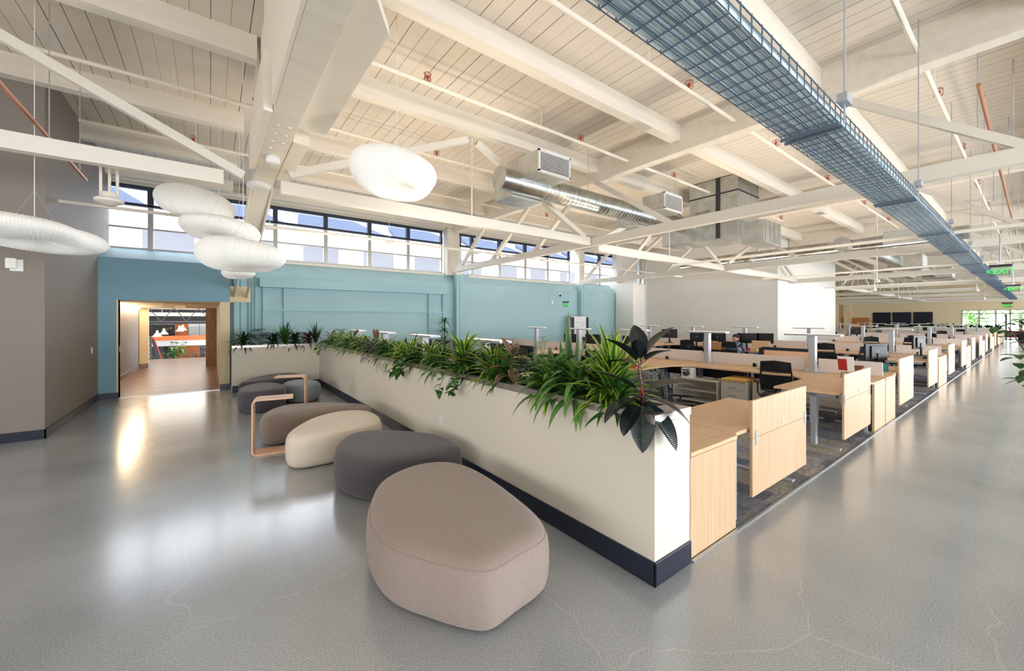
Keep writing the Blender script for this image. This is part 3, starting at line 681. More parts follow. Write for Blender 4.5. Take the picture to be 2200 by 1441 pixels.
# cable tray over the aisle edge
tr = thing('cable_tray', 'grey wire basket cable tray packed with pale blue cables running over the desk ends', 'cable tray', (0, 0, 3.08))
ty0, ty1 = .87, 1.22
wr = M()
for k in range(7): y = ty0 + (ty1 - ty0) * k / 6; wr.bar((1.0, y, 0), (46, y, 0), .005, .005)
for y in (ty0, ty1):
    for z in (.05, .1): wr.bar((1.0, y, z), (46, y, z), .006, .006)
x = 1.05
while x < 46:
    wr.bar((x, ty0, -.005), (x, ty1, -.005), .006, .006).bar((x, ty0, 0), (x, ty0, .11), .006, .006, up=(1, 0, 0)).bar((x, ty1, 0), (x, ty1, .11), .006, .006, up=(1, 0, 0)); x += .125
wr.build('wire_basket', 'wire_grey', tr)
cb = M(); rc = random.Random(3)
for k in range(34):
    y = ty0 + .012 + (ty1 - ty0 - .024) * k / 33; ph = rc.random() * 6
    cb.tube([(1 + .6 * j, y + .006 * math.sin(ph + j * .9), .012 + .004 * math.sin(ph * 2 + j)) for j in range(76)], .006, 4)
cb.box(1.0, 46, ty0 + .01, ty1 - .01, .02, .055)
tag(cb.build('cable_bundle', 'cable_blue', tr), kind='stuff')
M().tube([(1 + 1.5 * j, ty0 + .03 + .008 * math.sin(j * 1.3), .075) for j in range(31)], .009, 6).build('teal_cable', 'cable_teal', tr)
for xx in (3.6, 6.55, 9.5, 12.5, 15.5, 18.5, 24.5, 30.5):
    jb = M().bar((xx, ty0 - .01, -.02), (xx, ty1 + .01, -.02), .02, .02).bar((xx + .09, ty0 - .01, -.02), (xx + .09, ty1 + .01, -.02), .02, .02)
    jb.build('support_bar', 'wire_grey', tr)
    M().cyl(xx + .04, ty0 - .03, -.02, 2.07, .006, 6).box(xx - .03, xx + .11, ty0 - .06, ty0 + .0, .12, .18).build('hanger_rod', 'grey_metal', tr)
rods = [(7.6, .45), (8.6, .2), (9.6, .5), (11.0, .3), (12.2, .52), (13.5, .25), (15, .5), (17, .4), (19, .5), (22, .6)]
for k, (x, y) in enumerate(rods):
    tag(M().cyl(x, y, 3.95, 5.15, .007, 6).build('hanger_rod', 'grey_metal'), 'threaded rod hanging over the aisle, %s from the ottomans' % ORD[k], 'rod', 'threaded hanger rods')

# linear strut / lighting rows under far trusses
for k, x in enumerate((10.2, 16.2, 23.2, 29.2, 35.2)):
    o = M().box(x - .03, x + .03, -2, 6.1, 3.12, 3.17).build('lighting_track', 'steel_white')
    tag(o, 'slim white track slung below the trusses, %s from the ottomans' % ORD[k], 'track', 'slim white tracks')
for k, (x, y) in enumerate(((17.5, 3.2), (22.6, 4.2), (26.5, 1.6), (32, 4.9), (38, 2.0))):
    t = thing('spotlight', 'small white spotlight hung below the trusses, %s from the ottomans' % ORD[k], 'spotlight', (x, y, 2.9), group='white spotlights')
    M().cyl(0, 0, .05, 2.24, .02, 8).build('stem', 'steel_white', t); M().lathe([(.05, .08), (.09, 0), (.09, -.03)], 14).build('lamp_head', 'steel_white', t, smooth='auto')

# exit signs
def exit_sign(loc, rz, s, label, txt='EXIT', arrow=True, stem=.5):
    t = thing('exit_sign', label, 'sign', loc, rz)   # faces local -Y
    M().box(-.18 * s, .18 * s, -.03, .03, .0, .055 * s).build('housing', 'hospital_sign', t, bevel=.002)
    o = M().box(-.16 * s, .16 * s, -.004, .004, -.21 * s, 0).build('panel', 'acrylic', t)
    if stem:
        M().cyl(0, 0, .055 * s + .04, stem, .013, 8).build('stem', 'galv', t); M().box(-.05, .05, -.04, .04, .055 * s, .055 * s + .045).build('junction_box', 'galv', t)
    lettering(('<' if arrow else '') + txt, .17 * s, o, (0, -.006, -.11 * s), (PI / 2, 0, 0), 'exit_green', .001, 0)
    return t
exit_sign((12, .43, 2.65), -PI / 2, .8, 'green EXIT sign hanging from a bent conduit over the aisle, the larger one', stem=.55)
exit_sign((20, .47, 2.69), -PI / 2, .85, 'green EXIT sign over the aisle just behind the first hanging one', stem=2.44)
exit_sign((12.3, 12.36, 2.38), 0, .9, 'green EXIT sign on the teal wall above the whiteboard', arrow=False, stem=0)
exit_sign((51.965, 1.5, 2.95), -PI / 2, 1.6, 'small green EXIT sign above the glazed doors in the far wall', arrow=False, stem=0)
m_ = M().tube([(12, .43, 3.2), (12, .43, 3.28), (12.0, .38, 3.33), (12.0, .1, 3.36), (12, -.6, 3.38)], .013, 8)
tag(m_.build('conduit', 'galv', smooth='auto'), 'bent galvanised conduit feeding the larger hanging EXIT sign', 'pipe')

# ------------------------------------------------------------------ ottomans
def closed_spline(pts, per=8):
    n = len(pts); out = []
    for i in range(n):
        p0, p1, p2, p3 = (Vector(pts[(i + k - 1) % n]) for k in range(4))
        for j in range(per):
            t = j / per
            out.append(.5 * ((2 * p1) + (p2 - p0) * t + (2 * p0 - 5 * p1 + 4 * p2 - p3) * t * t + (3 * p1 - p0 - 3 * p2 + p3) * t ** 3))
    return out
def ottoman(label, m, pts, h=.39, slack=1.0):
    cx = sum(p[0] for p in pts) / len(pts); cy = sum(p[1] for p in pts) / len(pts)
    t = thing('ottoman', label, 'ottoman', (cx, cy, 0))
    sp = [Vector((p[0] - cx, p[1] - cy)) for p in closed_spline(pts)]; n = len(sp)
    area_ = sum(sp[i].x * sp[(i + 1) % n].y - sp[(i + 1) % n].x * sp[i].y for i in range(n))
    if area_ < 0: sp.reverse()
    nor = []
    for i in range(n):
        d = (sp[(i + 1) % n] - sp[i - 1]).normalized(); nor.append(Vector((d.y, -d.x)))
    def ring(z, inset, sc_=1.0): return [((sp[i] - nor[i] * inset) * sc_).to_3d() + Vector((0, 0, z)) for i in range(n)]
    prof = [(.012, .062), (.028, .04), (.055, .02), (.10, .006), (.17, 0), (.25, .0), (.31, .007), (.342, .02), (.364, .04), (.379, .066), (.388, .1)]
    vs = []; fs = []
    rings = [ring(z * h / .39, a * slack) for z, a in prof]
    for sc_, dz in ((.92, .005), (.75, .009), (.5, .012), (.25, .013), (.05, .013)): rings.append(ring(.388 * h / .39 + dz, .1 * slack, sc_))
    for r in rings: vs += r
    for i in range(len(rings) - 1):
        for k in range(n): fs.append((i * n + k, i * n + (k + 1) % n, (i + 1) * n + (k + 1) % n, (i + 1) * n + k))
    fs.append(tuple(range(n))[::-1]); fs.append(tuple((len(rings) - 1) * n + k for k in range(n)))
    o = M().add(vs, fs).build('upholstery', m, t, smooth=True)
    seam = ring(.345 * h / .39, .0215 * slack)
    M().tube([v for v in seam] + [seam[0]], .0022, 5).build('seam', m, t)
    foot = M().add([v * .93 for v in ring(0, .1)] + [v * .93 + Vector((0, 0, .02)) for v in ring(0, .1)], [tuple(range(n))[::-1]] + [(k, (k + 1) % n, n + (k + 1) % n, n + k) for k in range(n)])
    foot.build('foot', 'black_plastic', t)
    return t
ottoman('large taupe pebble ottoman, the biggest, standing by the planter corner', 'fab_taupe',
        [(.79, 2.25), (.80, 2.6), (.93, 2.95), (1.12, 3.22), (1.42, 3.34), (1.68, 3.27), (1.82, 3.05), (1.84, 2.7), (1.80, 2.3), (1.73, 1.95), (1.60, 1.76), (1.35, 1.71), (1.17, 1.69), (1.06, 1.76), (.92, 1.97)])
ottoman('charcoal pebble ottoman directly behind the large taupe one', 'fab_charcoal',
        [(.96, 3.95), (1.0, 4.3), (1.22, 4.66), (1.52, 4.66), (1.9, 4.3), (2.06, 3.9), (2.02, 3.5), (1.8, 3.42), (1.45, 3.47), (1.12, 3.62)])
ottoman('cream pebble ottoman between charcoal and brown ones', 'fab_cream',
        [(.66, 5.0), (.76, 5.32), (1.05, 5.72), (1.4, 5.9), (1.7, 5.8), (1.82, 5.5), (1.76, 5.1), (1.55, 4.88), (1.15, 4.82), (.8, 4.84)])
ottoman('brown elongated ottoman behind the cream one', 'fab_brown',
        [(.52, 6.15), (.6, 6.5), (.85, 6.78), (1.25, 6.75), (1.65, 6.45), (1.9, 6.1), (1.86, 5.92), (1.5, 6.0), (1.1, 6.0), (.68, 5.97)])
ottoman('dark purple grey ottoman beside the small round grey one', 'fab_dark',
        [(.4, 8.55), (.42, 9.05), (.66, 9.42), (.98, 9.42), (1.16, 9.05), (1.13, 8.55), (.86, 8.27), (.56, 8.25)])
ottoman('dark grey ottoman at the back against the short planter arm', 'fab_fab' if False else 'fab_charcoal',
        [(.46, 9.62), (.56, 10.1), (.9, 10.6), (1.3, 10.8), (1.65, 10.6), (1.68, 10.2), (1.3, 9.98), (.85, 9.62)])
ottoman('round light grey ottoman near the inner corner of the planters', 'fab_grey',
        [(1.5 + .36 * math.cos(a), 9.2 + .5 * math.sin(a)) for a in [k * PI / 5 for k in range(10)]], h=.36)

# bent plywood C tables
def c_table(label, loc, rz, L_=.47, W=.27, H_=.68):
    t = thing('side_table', label, 'side table', loc, rz)
    th = .018; r = .055; path = [(L_, th / 2)]
    for k in range(7): a = -PI / 2 - k * PI / 12; path.append((r + r * math.cos(a), r + r * math.sin(a) + 0))
    path[0] = (L_, .009); path = [(x, max(z, .009)) for x, z in path]
    for k in range(7): a = PI - k * PI / 12; path.append((r + r * math.cos(a), H_ - r + r * math.sin(a) - .009))
    path.append((L_, H_ - .009))
    P = [Vector((x, 0, z)) for x, z in path]; vs = []; fs = []
    for i, p in enumerate(P):
        d = (P[min(i + 1, len(P) - 1)] - P[max(i - 1, 0)]).normalized(); nn = Vector((-d.z, 0, d.x)) * th / 2
        for s1, s2 in ((-1, -1), (-1, 1), (1, 1), (1, -1)): vs.append(p + nn * s1 + Vector((0, s2 * W / 2, 0)))
    for i in range(len(P) - 1):
        for k in range(4): fs.append((i * 4 + k, i * 4 + (k + 1) % 4, (i + 1) * 4 + (k + 1) % 4, (i + 1) * 4 + k))
    fs += [(3, 2, 1, 0), tuple((len(P) - 1) * 4 + k for k in range(4))]
    M().add(vs, fs).build('bent_plywood_body', 'ply', t, bevel=.003)
    return t
c_table('bent plywood C-shaped side table in front of the brown ottoman', (.42, 5.82, 0), math.radians(-9), L_=.43)
c_table('bent plywood C-shaped side table standing between the brown and the round ottomans', (1.33, 7.72, 0), math.radians(163), L_=.46)

# ------------------------------------------------------------------ cloud pendants
def cloud(label, loc, rad, thick, seedv, m='lamp_paper', tilt=(0, 0), cable=True, asp=1.0, rz=0):
    t = thing('pendant_lamp', label, 'lamp', loc, rz, None)
    rc = random.Random(seedv); nA = 288; ph = [rc.random() * 6 for _ in range(3)]
    prof = []
    K = 30
    for k in range(K + 1):
        a = PI * k / K       # top centre -> rim -> bottom centre
        r = math.sin(a) ** .8 if 0 < a < PI else 0
        z = (1 if math.cos(a) > 0 else -1) * (abs(math.cos(a)) ** .8)
        r = max(.02, r)
        dz = 1 - .72 * math.exp(-(r / .3) ** 2)
        prof.append((.02 + .98 * r, z * dz))
    # rounder lobe: use torus-like section
    prof = []
    for k in range(K + 1):
        u = k / K
        if u < .3: r = .02 + u / .3 * .5; z = .16 + .84 * math.sin((u / .3) * PI / 2) ** 1.3
        elif u <= .7:
            b = (u - .3) / .4 * PI; r = .52 + .48 * math.sin(b); z = math.cos(b)
        else: r = .02 + (1 - u) / .3 * .5; z = -(.1 + .9 * math.sin(((1 - u) / .3) * PI / 2) ** 1.3)
        prof.append((r, z))
    vs = []; fs = []
    for (r, z) in prof:
        for k in range(nA):
            a = 2 * PI * k / nA
            lob = 1 + .09 * math.sin(2 * a + ph[0]) + .06 * math.sin(3 * a + ph[1]) + .03 * math.sin(5 * a + ph[2])
            pl_ = 1 + (.012 if k % 2 else -.012) * min(1, r * 2)
            th_ = thick / 2 * (1 + .18 * math.sin(a + ph[1]))
            zz = z * th_ * (1 + (.02 if (k // 2 + int(12 * (z + 1))) % 2 else -.02)) + r * rad * (tilt[0] * math.cos(a) + tilt[1] * math.sin(a))
            vs.append((r * rad * lob * pl_ * math.cos(a), r * rad * lob * pl_ * asp * math.sin(a), zz))
    for i in range(len(prof) - 1):
        for k in range(nA): fs.append((i * nA + k, (i + 1) * nA + k, (i + 1) * nA + (k + 1) % nA, i * nA + (k + 1) % nA))
    M().add(vs, fs).build('paper_shade', m, t)
    M().cyl(0, 0, -.1 * thick - .012, -.1 * thick + .02, .012, 8).build('centre_button', 'paper', t)
    top = 5.14 - loc[2]
    M().tube([(0, 0, thick * .1), (0, 0, top)], .0035, 5).build('cable', 'white_plastic', t)
    M().tube([(0, 0, .45), (rad * .3, 0, thick * .48)], .0016, 4).tube([(0, 0, .45), (-rad * .3, 0, thick * .48)], .0016, 4).build('suspension_wire', 'grey_metal', t)
    return t
cloud('bright glowing cloud pendant hanging by itself between girder and duct', (1.70, 4.42, 3.30), .45, .38, 1, 'lamp_paper_lit', tilt=(-.07, -.08))
cloud('flat white cloud pendant hanging in front of the grey wall', (-1.47, 6.35, 2.55), .53, .25, 2, tilt=(-.08, -.06))
cloud('white cloud pendant at the top of the hanging cluster by the clerestory', (-.184, 8.26, 3.50), .464, .40, 3, tilt=(-.11, -.06))
cloud('white cloud pendant second from the top of the hanging cluster', (.106, 7.37, 3.0), .455, .31, 4, tilt=(-.1, -.06))
cloud('white cloud pendant below the middle of the cluster, the widest of it', (.33, 6.05, 2.44), .47, .32, 5, tilt=(-.08, -.05))
cloud('tiny white cloud pendant at the bottom of the hanging cluster', (.40, 8.36, 2.45), .264, .165, 6)

# small wall devices
t = thing('motion_sensor', 'white motion sensor high on the grey wall facing the room', 'sensor', (-2.09, 8.31, 2.39))
M().box(-.05, .07, -.012, 0, -.09, .07).build('back_plate', 'white_plastic', t, bevel=.004); M().box(-.08, .02, -.06, -.012, -.06, .08).build('sensor_body', 'white_plastic', t, bevel=.012)
t = thing('light_switch', 'white light switch on the side of the grey wall before the passage', 'switch', (-1.83, 11.05, 1.05))
M().box(0, .008, -.04, .04, -.06, .06).build('cover_plate', 'white_plastic', t, bevel=.003); M().box(.008, .012, -.015, .015, -.03, .03).build('rocker', 'grille_white', t)
t = thing('door_switch', 'small white switch plate on the passage jamb', 'switch', (-1.53, 11.7, 1.02))
M().box(0, .008, -.03, .03, -.06, .06).build('cover_plate', 'white_plastic', t, bevel=.003)
t = thing('dome_camera', 'white dome security camera on the teal wall', 'camera', (11.92, 12.4, 2.68))
M().tube([(0, 0, 0), (0, -.05, 0)], .08, 20).build('housing', 'white_plastic', t, smooth='auto'); M().tube([(.02, -.05, -.01), (.02, -.085, -.01)], [.055, .03], 16).build('lens_dome', 'screen_black', t, smooth='auto')
t = thing('fire_alarm', 'small white alarm box on the teal wall beside the dome camera', 'alarm', (11.5, 12.4, 2.38))
M().box(-.06, .06, -.04, 0, -.08, .08).build('housing', 'white_plastic', t, bevel=.006)
t = thing('whiteboard', 'rolling whiteboard pinned with printed sheets in front of the teal wall', 'whiteboard', (12.7, 12.0, 0))
M().box(-.45, .6, -.02, .02, .65, 1.78).build('board', 'white_plastic', t)
M().box(-.45, -.3, -.035, .035, .4, 1.75).box(.46, .6, -.035, .035, .4, 1.75).build('side_post', 'dark_slot', t)
M().tube([(-.45, 0, 0), (-.45, 0, 1.8), (.62, 0, 1.8), (.62, 0, 0)], .015, 6).build('frame', 'grey_metal', t)
for k, (x, z) in enumerate(((-.2, 1.55), (-.2, 1.3), (-.2, 1.05), (.15, 1.5), (.15, 1.2))):
    pp = M().box(x, x + .28, -.024, -.021, z - .1, z + .1).build('paper_sheet', 'paper', t)
    for j in range(4): M().box(x + .03, x + .25, -.0255, -.0245, z - .07 + .04 * j, z - .062 + .04 * j).build('text_line', 'grey_metal', pp) if j < 3 else None

# ------------------------------------------------------------------ desks
CL = M  # shorthand
def make_desk(s, m, end):
    """one L workstation, spine at x=0; s = side of the spine; m=0 return near the aisle, 1 at the far side; end: aisle end panels"""
    t = thing('desk', 'd', 'desk')
    D = 1.83
    def y_(v): return v if m == 0 else D - v
    def bx(mm, x0, x1, y0, y1, z0, z1):
        ys = sorted((y_(y0), y_(y1))); xs = sorted((s * x0, s * x1)); return mm.box(xs[0], xs[1], ys[0], ys[1], z0, z1)
    def poly(pts, z0, z1, nm, mt, bev=.004):
        pp = [(s * x, y_(y)) for x, y in pts]
        if s * (1 if m == 0 else -1) < 0: pp = pp[::-1]
        return M().prism(pp, z0, z1).build(nm, mt, t, bevel=bev)
    ye = -.036 if end else 0
    poly([(.03, ye), (.78 if not end else .72, ye), (.78, 0), (.78, D), (.03, D)], .703, .733, 'worktop', 'oak_x')
    cur = [(.785 + .0, .0), (2.2, .0), (2.25, .72), (1.55, .72)] + [(1.2 - .1 * k, .72 + .03 * k * k * .5) for k in range(0, 4)] + [(.785, .95)]
    poly(cur, .705, .735, 'return_top', 'oak_x')
    for lx, ly in ((.35, .95), (.35, .15), (2.1, .3)):
        lg = bx(M(), lx - .05, lx + .05, ly - .035, ly + .035, .3, .66); bx(lg, lx - .042, lx + .042, ly - .028, ly + .028, .02, .3); o = lg.build('leg', 'grey_metal', t, bevel=.003)
        bx(M(), lx - .035, lx + .035, max(.0, ly - .28), ly + .36, .008, .028).build('foot', 'grey_metal', o, bevel=.003)
    fr = bx(M(), .1, 2.15, .26, .34, .655, .7); bx(fr, 2.05, 2.15, .06, .66, .655, .704); bx(fr, .3, .4, .06, 1.7, .655, .7); fr.build('under_frame', 'grey_metal', t)
    bx(M(), .04, .28, .1, 1.75, .47, .64).build('wire_trough', 'black_plastic', t, bevel=.01)
    if end:
        bx(M(), .02, .70, -.035, -.006, .012, .70).build('end_panel', 'oak_v', t, bevel=.002)
        bx(M(), .80, .84, .02, .06, .01, .7).build('post', 'grey_metal', t)
    pv = bx(M(), .98, 2.24, -.045, -.022, .175, .66); bx(pv, .98, 2.24, -.045, -.022, .663, .975)
    if end:
        o = pv.build('privacy_panel', 'oak_v', t, bevel=.002)
        for x in (1.05, 2.2): bx(M(), x - .022, x + .022, -.052, -.0, .60, .72).build('clip', 'grey_metal', o, bevel=.003)
        bx(M(), 1.6, 1.63, -.055, -.045, .7, .73).build('knob', 'white_plastic', o, bevel=.004)
        bx(M(), .99, 2.23, -.047, -.0445, .6605, .6625).build('joint', 'oak_edge', o)
    cb_ = M().tube([(s * .95, y_(.1), .68), (s * .96, y_(.12), .4), (s * .93, y_(.1), .2), (s * .97, y_(.2), .02), (s * .8, y_(.4), .015)], .004, 5).build('cable', 'black_plastic', t)
    return t
DP = {}
def desk(cx, y, s, m, end, label):
    k = (s, m, end)
    if k not in DP: DP[k] = make_desk(*k)
    return place(DP[k], (cx, y, 0), 0, label, 'L-shaped oak workstations')

def make_uplight():
    t = thing('task_uplight', 'u', 'lamp')
    M().box(-.06, .06, -.05, .05, .74, 1.365).build('post', 'grey_metal', t, bevel=.006)
    M().box(-.1, .1, -.2, .2, .733, .745).build('base_plate', 'grey_metal', t, bevel=.003)
    b_ = M().box(-.09, .09, -.41, .41, 1.365, 1.395).build('light_bar', 'grey_metal', t, bevel=.003)
    M().box(-.075, .075, -.395, .395, 1.395, 1.398).build('lens', 'uplight_lens', b_)
    return t
UP = make_uplight()
def make_screen():
    t = thing('divider_screen', 's', 'screen')
    M().box(-.014, .014, -.78, .78, .76, .975).build('fabric_panel', 'screen_fabric', t, bevel=.003)
    for y in (-.6, .62): M().box(-.035, .035, -.035, .035, .735, .81).build('clamp', 'grey_metal', t, bevel=.012)
    return t
SCR = make_screen()
def make_chair():
    t = thing('office_chair', 'c', 'chair')       # faces +X
    st = M(); pts = [(.24 * math.cos(a) * 1.0, .245 * math.sin(a)) for a in [k * PI / 10 for k in range(20)]]
    pts = [(max(-.22, min(.25, x * 1.15)), max(-.235, min(.235, y * 1.15))) for x, y in pts]
    st.prism(pts, .43, .49); st.build('seat', 'navy', t, bevel=.02)
    bk = M(); R = 9; Cn = 8
    for i in range(R):
        for side in (0,):
            z = .6 + .40 * i / (R - 1)
            pr = []
            for j in range(Cn + 1):
                v = -1 + 2 * j / Cn; wd = .215 - .03 * abs(i - 4) / 4
                pr.append((-.25 - .06 * i / (R - 1) + .05 * v * v, v * wd, z))
            bk.tube(pr, .008, 5)
    bk.build('backrest', 'black_mesh', t)
    fr = M(); fr.tube([(-.2, -.2, .56), (-.21, -.21, .7), (-.26, -.19, 1.0), (-.31, -.0, 1.02), (-.26, .19, 1.0), (-.21, .21, .7), (-.2, .2, .56), (-.24, 0, .55), (-.2, -.2, .56)], .014, 6); fr.build('back_frame', 'black_plastic', t)
    # mesh membrane
    me = M(); vs = []; fs = []
    for i in range(7):
        z = .57 + .43 * i / 6
        for j in range(7): v = -1 + 2 * j / 6; vs.append((-.235 - .06 * i / 6 + .04 * v * v, v * .195, z))
    for i in range(6):
        for j in range(6):
            if i % 2 == 0 or i == 5 or i < 2: fs.append((i * 7 + j, i * 7 + j + 1, (i + 1) * 7 + j + 1, (i + 1) * 7 + j))
    me.add(vs, fs).build('back_mesh', 'black_mesh', t)
    for sy in (-1, 1):
        M().tube([(-.1, sy * .24, .44), (-.06, sy * .29, .5), (-.04, sy * .29, .66)], .014, 6).box(-.16, .12, sy * .29 - .035, sy * .29 + .035, .66, .685).build('armrest', 'black_plastic', t, bevel=.006)
    M().cyl(0, 0, .1, .43, .028, 10).build('gas_lift', 'grey_metal', t, smooth='auto')
    M().tube([(-.1, 0, .47), (-.24, 0, .5), (-.26, 0, .62)], .02, 6).build('back_strut', 'black_plastic', t)
    bs = M()
    for k in range(5): a = 2 * PI * k / 5 + .3; bs.bar((0, 0, .11), (.29 * math.cos(a), .29 * math.sin(a), .075), .045, .03)
    bs.build('star_base', 'black_plastic', t, bevel=.006)
    for k in range(5): a = 2 * PI * k / 5 + .3; M().tube([(.29 * math.cos(a) - .02 * math.sin(a), .29 * math.sin(a) + .02 * math.cos(a), .036), (.29 * math.cos(a) + .02 * math.sin(a), .29 * math.sin(a) - .02 * math.cos(a), .036)], .028, 10).build('caster', 'black_plastic', t, smooth='auto')
    return t
CH = make_chair()
def make_monitor(w_=.52, h_=.31, pair=False):
    t = thing('monitor', 'm', 'monitor')          # screen faces +X, base on z=0
    M().box(-.12, .1, -.1, .1, 0, .012).build('stand_base', 'black_plastic', t, bevel=.003)
    M().box(-.06, -.03, -.025, .025, .012, .3).build('stand_neck', 'black_plastic', t, bevel=.003)
    bd = M().box(-.02, .018, -w_ / 2, w_ / 2, .16, .16 + h_).box(-.045, -.02, -w_ / 3.4, w_ / 3.4, .2, .12 + h_)
    o = bd.build('housing', 'black_plastic', t, bevel=.006)
    M().box(.0181, .019, -w_ / 2 + .012, w_ / 2 - .012, .175, .148 + h_).build('display', 'screen_black', o)
    M().tube([(-.0455 + 0 * a, .022 * math.cos(a), .33 + .022 * math.sin(a)) for a in [k * PI / 8 for k in range(17)]], .002, 4).build('logo_ring', 'white_plastic', o)
    return t
MO = make_monitor()
def make_pedestal():
    t = thing('pedestal_drawers', 'p', 'pedestal')     # front faces -X
    M().box(0, .52, -.2, .2, .03, .54).build('body', 'ped_beige', t, bevel=.004)
    for z0, z1 in ((.39, .50), (.22, .385), (.045, .215)):
        o = M().box(-.02, 0, -.195, .195, z0, z1).build('drawer', 'ped_beige', t, bevel=.003)
        if z0 < .38 or True: M().box(-.035, -.02, -.07, .07, (z0 + z1) / 2 - .008, (z0 + z1) / 2 + .01).build('handle', 'grey_metal', o, bevel=.003)
    M().box(-.02, .53, -.205, .205, .54, .59).build('seat_cushion', 'ped_yellow', t, bevel=.015)
    M().tube([(-.024, -.13, .515), (-.01, -.13, .515)], .01, 10).build('lock', 'grey_metal', t)
    for x in (.05, .45):
        for y in (-.15, .15): M().cyl(x, y, .008, .03, .02, 8).build('foot', 'black_plastic', t)
    return t
PD = make_pedestal()

ROWS = [2.60, 8.41, 14.65, 20.85, 27.1, 33.3, 39.5]
RN = ['desk row beside the planter', 'second desk row', 'third desk row', 'fourth desk row', 'fifth desk row', 'sixth desk row', 'last desk row']
Y0 = 1.47; DST = 1.85
rr = random.Random(11)
for ri, cx in enumerate(ROWS):
    nst = 5 if ri != 3 else 2
    if ri >= 5: nst = 4
    for s in (1, -1):
        if ri == 0 and s == -1: continue
        for k in range(nst):
            if ri == 2 and s == 1 and k > 1 and False: continue
            desk(cx, Y0 + k * DST, s, k % 2, k == 0, 'oak L-shaped workstation, %s, %s side, %s' % (RN[ri], 'far' if s > 0 else 'planter', 'at the aisle end' if k == 0 else ORD[k] + ' from the aisle'))
    for k in range(nst):
        yc = Y0 + k * DST + .91
        if ri > 0 or k > 0:
            up = place(UP, (cx + (.2 if ri == 0 else 0), yc, 0), 0, 'grey T-shaped uplight on the %s, %s from the aisle' % (RN[ri], ORD[k]), 'T-shaped desk uplights')
            if ri < 4: area('uplight_glow', (cx + (.2 if ri == 0 else 0), yc, 1.4), (PI, 0, 0), .14, .78, 22, (1, .86, .68)).data.spread = math.radians(140)
        if ri > 0:
            if k == 0: so = place(SCR, (cx, Y0 + .41, 0), 0, 'short pale fabric screen on the %s between aisle and first uplight' % RN[ri], 'pale fabric divider screens'); so.scale = (1, .53, 1)
            o2 = dup(SCR, (cx, yc + .925, 0), 0, 'pale fabric divider screen on the %s beyond the %s uplight from the aisle' % (RN[ri], ORD[k]), 'pale fabric divider screens'); o2.scale = (1, 1.05, 1)
# fabric screen fix: the short one keeps its own scale, copies are reset above

def chair(x, y, rz, lab): return place(CH, (x, y, 0), rz, lab, 'black mesh office chairs')
chair(7.08, 2.43, .12, 'black mesh office chair with slatted back in front of the yellow-topped pedestals')
chair(4.6, 2.6, -1.05, 'black office chair seen side-on between the rubber plant and the first oak desk')
chair(12.6, 2.55, .7, 'black office chair in the second aisle gap, back against the third desk row')
chair(13.3, 3.5, .3, 'black office chair at the third desk row beside the pedestal')
chair(4.0, 6.4, 3.1, 'black office chair behind the planter foliage near the tall snake plant')
chair(9.75, 3.6, 3.3, 'black office chair behind the second desk row screens')
chair(12.0, 6.6, .2, 'dark task chair next to the pair of monitors at the white wall')
for k, (x, y) in enumerate(((19.45, 2.8), (18.9, 3.6), (22.2, 2.8), (25.7, 3.0), (25.6, 6.5), (31.9, 3.1), (31.8, 6.6), (38.1, 3.0))):
    chair(x, y, rr.random() * 6, 'black office chair among the far desks, %s by distance' % ORD[k])

def monitor(x, y, z, rz, lab, g='black monitors'):
    if z > DZ + .03:
        rs = M().box(-.14, .12, -.16, .16, z - DZ - .02, z - DZ - .0005).box(-.14, .12, -.16, -.145, 0, z - DZ - .02).box(-.14, .12, .145, .16, 0, z - DZ - .02).build('monitor_riser', 'grey_metal')
        rs.location = (x, y, DZ); rs.rotation_euler = (0, 0, rz); tag(rs, 'low grey riser under the ' + lab.replace('at the aisle end of', 'at'), 'riser')
    return place(MO, (x, y, z), rz, lab, g)
DZ = .735
monitor(3.15, 3.95, DZ + .12, 0, 'black monitor behind the lime striped leaves')
monitor(3.2, 4.55, DZ + .12, .1, 'black monitor behind the small dark rubber plant')
monitor(3.15, 6.1, DZ + .1, 0, 'black monitor behind the foliage in front of the tall dracaena')
monitor(3.15, 6.75, DZ + .1, -.1, 'black monitor behind the foliage by the snake plant blades')
monitor(7.6, 7.0, DZ, 2.4, 'black monitor standing on the second desk row seen from behind')
monitor(8.9, 8.7, DZ, .3, 'black monitor in front of the whiteboard')
monitor(9.2, 8.1, DZ, .2, 'second black monitor in front of the whiteboard')
monitor(9.0, 6.6, DZ, 0, 'low black monitor just above the white screen by the potted sapling')
monitor(13.0, 7.9, DZ + .1, .5, 'small black monitor with a yellow note at the white recess')
monitor(12.75, 6.75, DZ + .02, -.1, 'large black monitor of the pair beside the pillar')
monitor(13.0, 6.2, DZ + .02, -.1, 'smaller black monitor of the pair beside the pillar')
monitor(13.25, 5.45, DZ + .02, .35 + PI, 'black monitor in front of the man in the cap')
monitor(13.6, 5.1, DZ + .02, .2 + PI, 'second black monitor beside the man')
monitor(9.75, 1.8, DZ, 1.15, 'black monitor on an arm at the aisle end of the second desk row')
monitor(13.35, 1.7, DZ + .06, 1.3, 'tilted black monitor at the aisle end of the third desk row')
for k, (x, y) in enumerate(((26, 5.5), (32.4, 5.8), (38.6, 4.5))): monitor(x, y, DZ, k * 1.3, 'tiny black monitor on the far desks, %s by distance' % ORD[k])

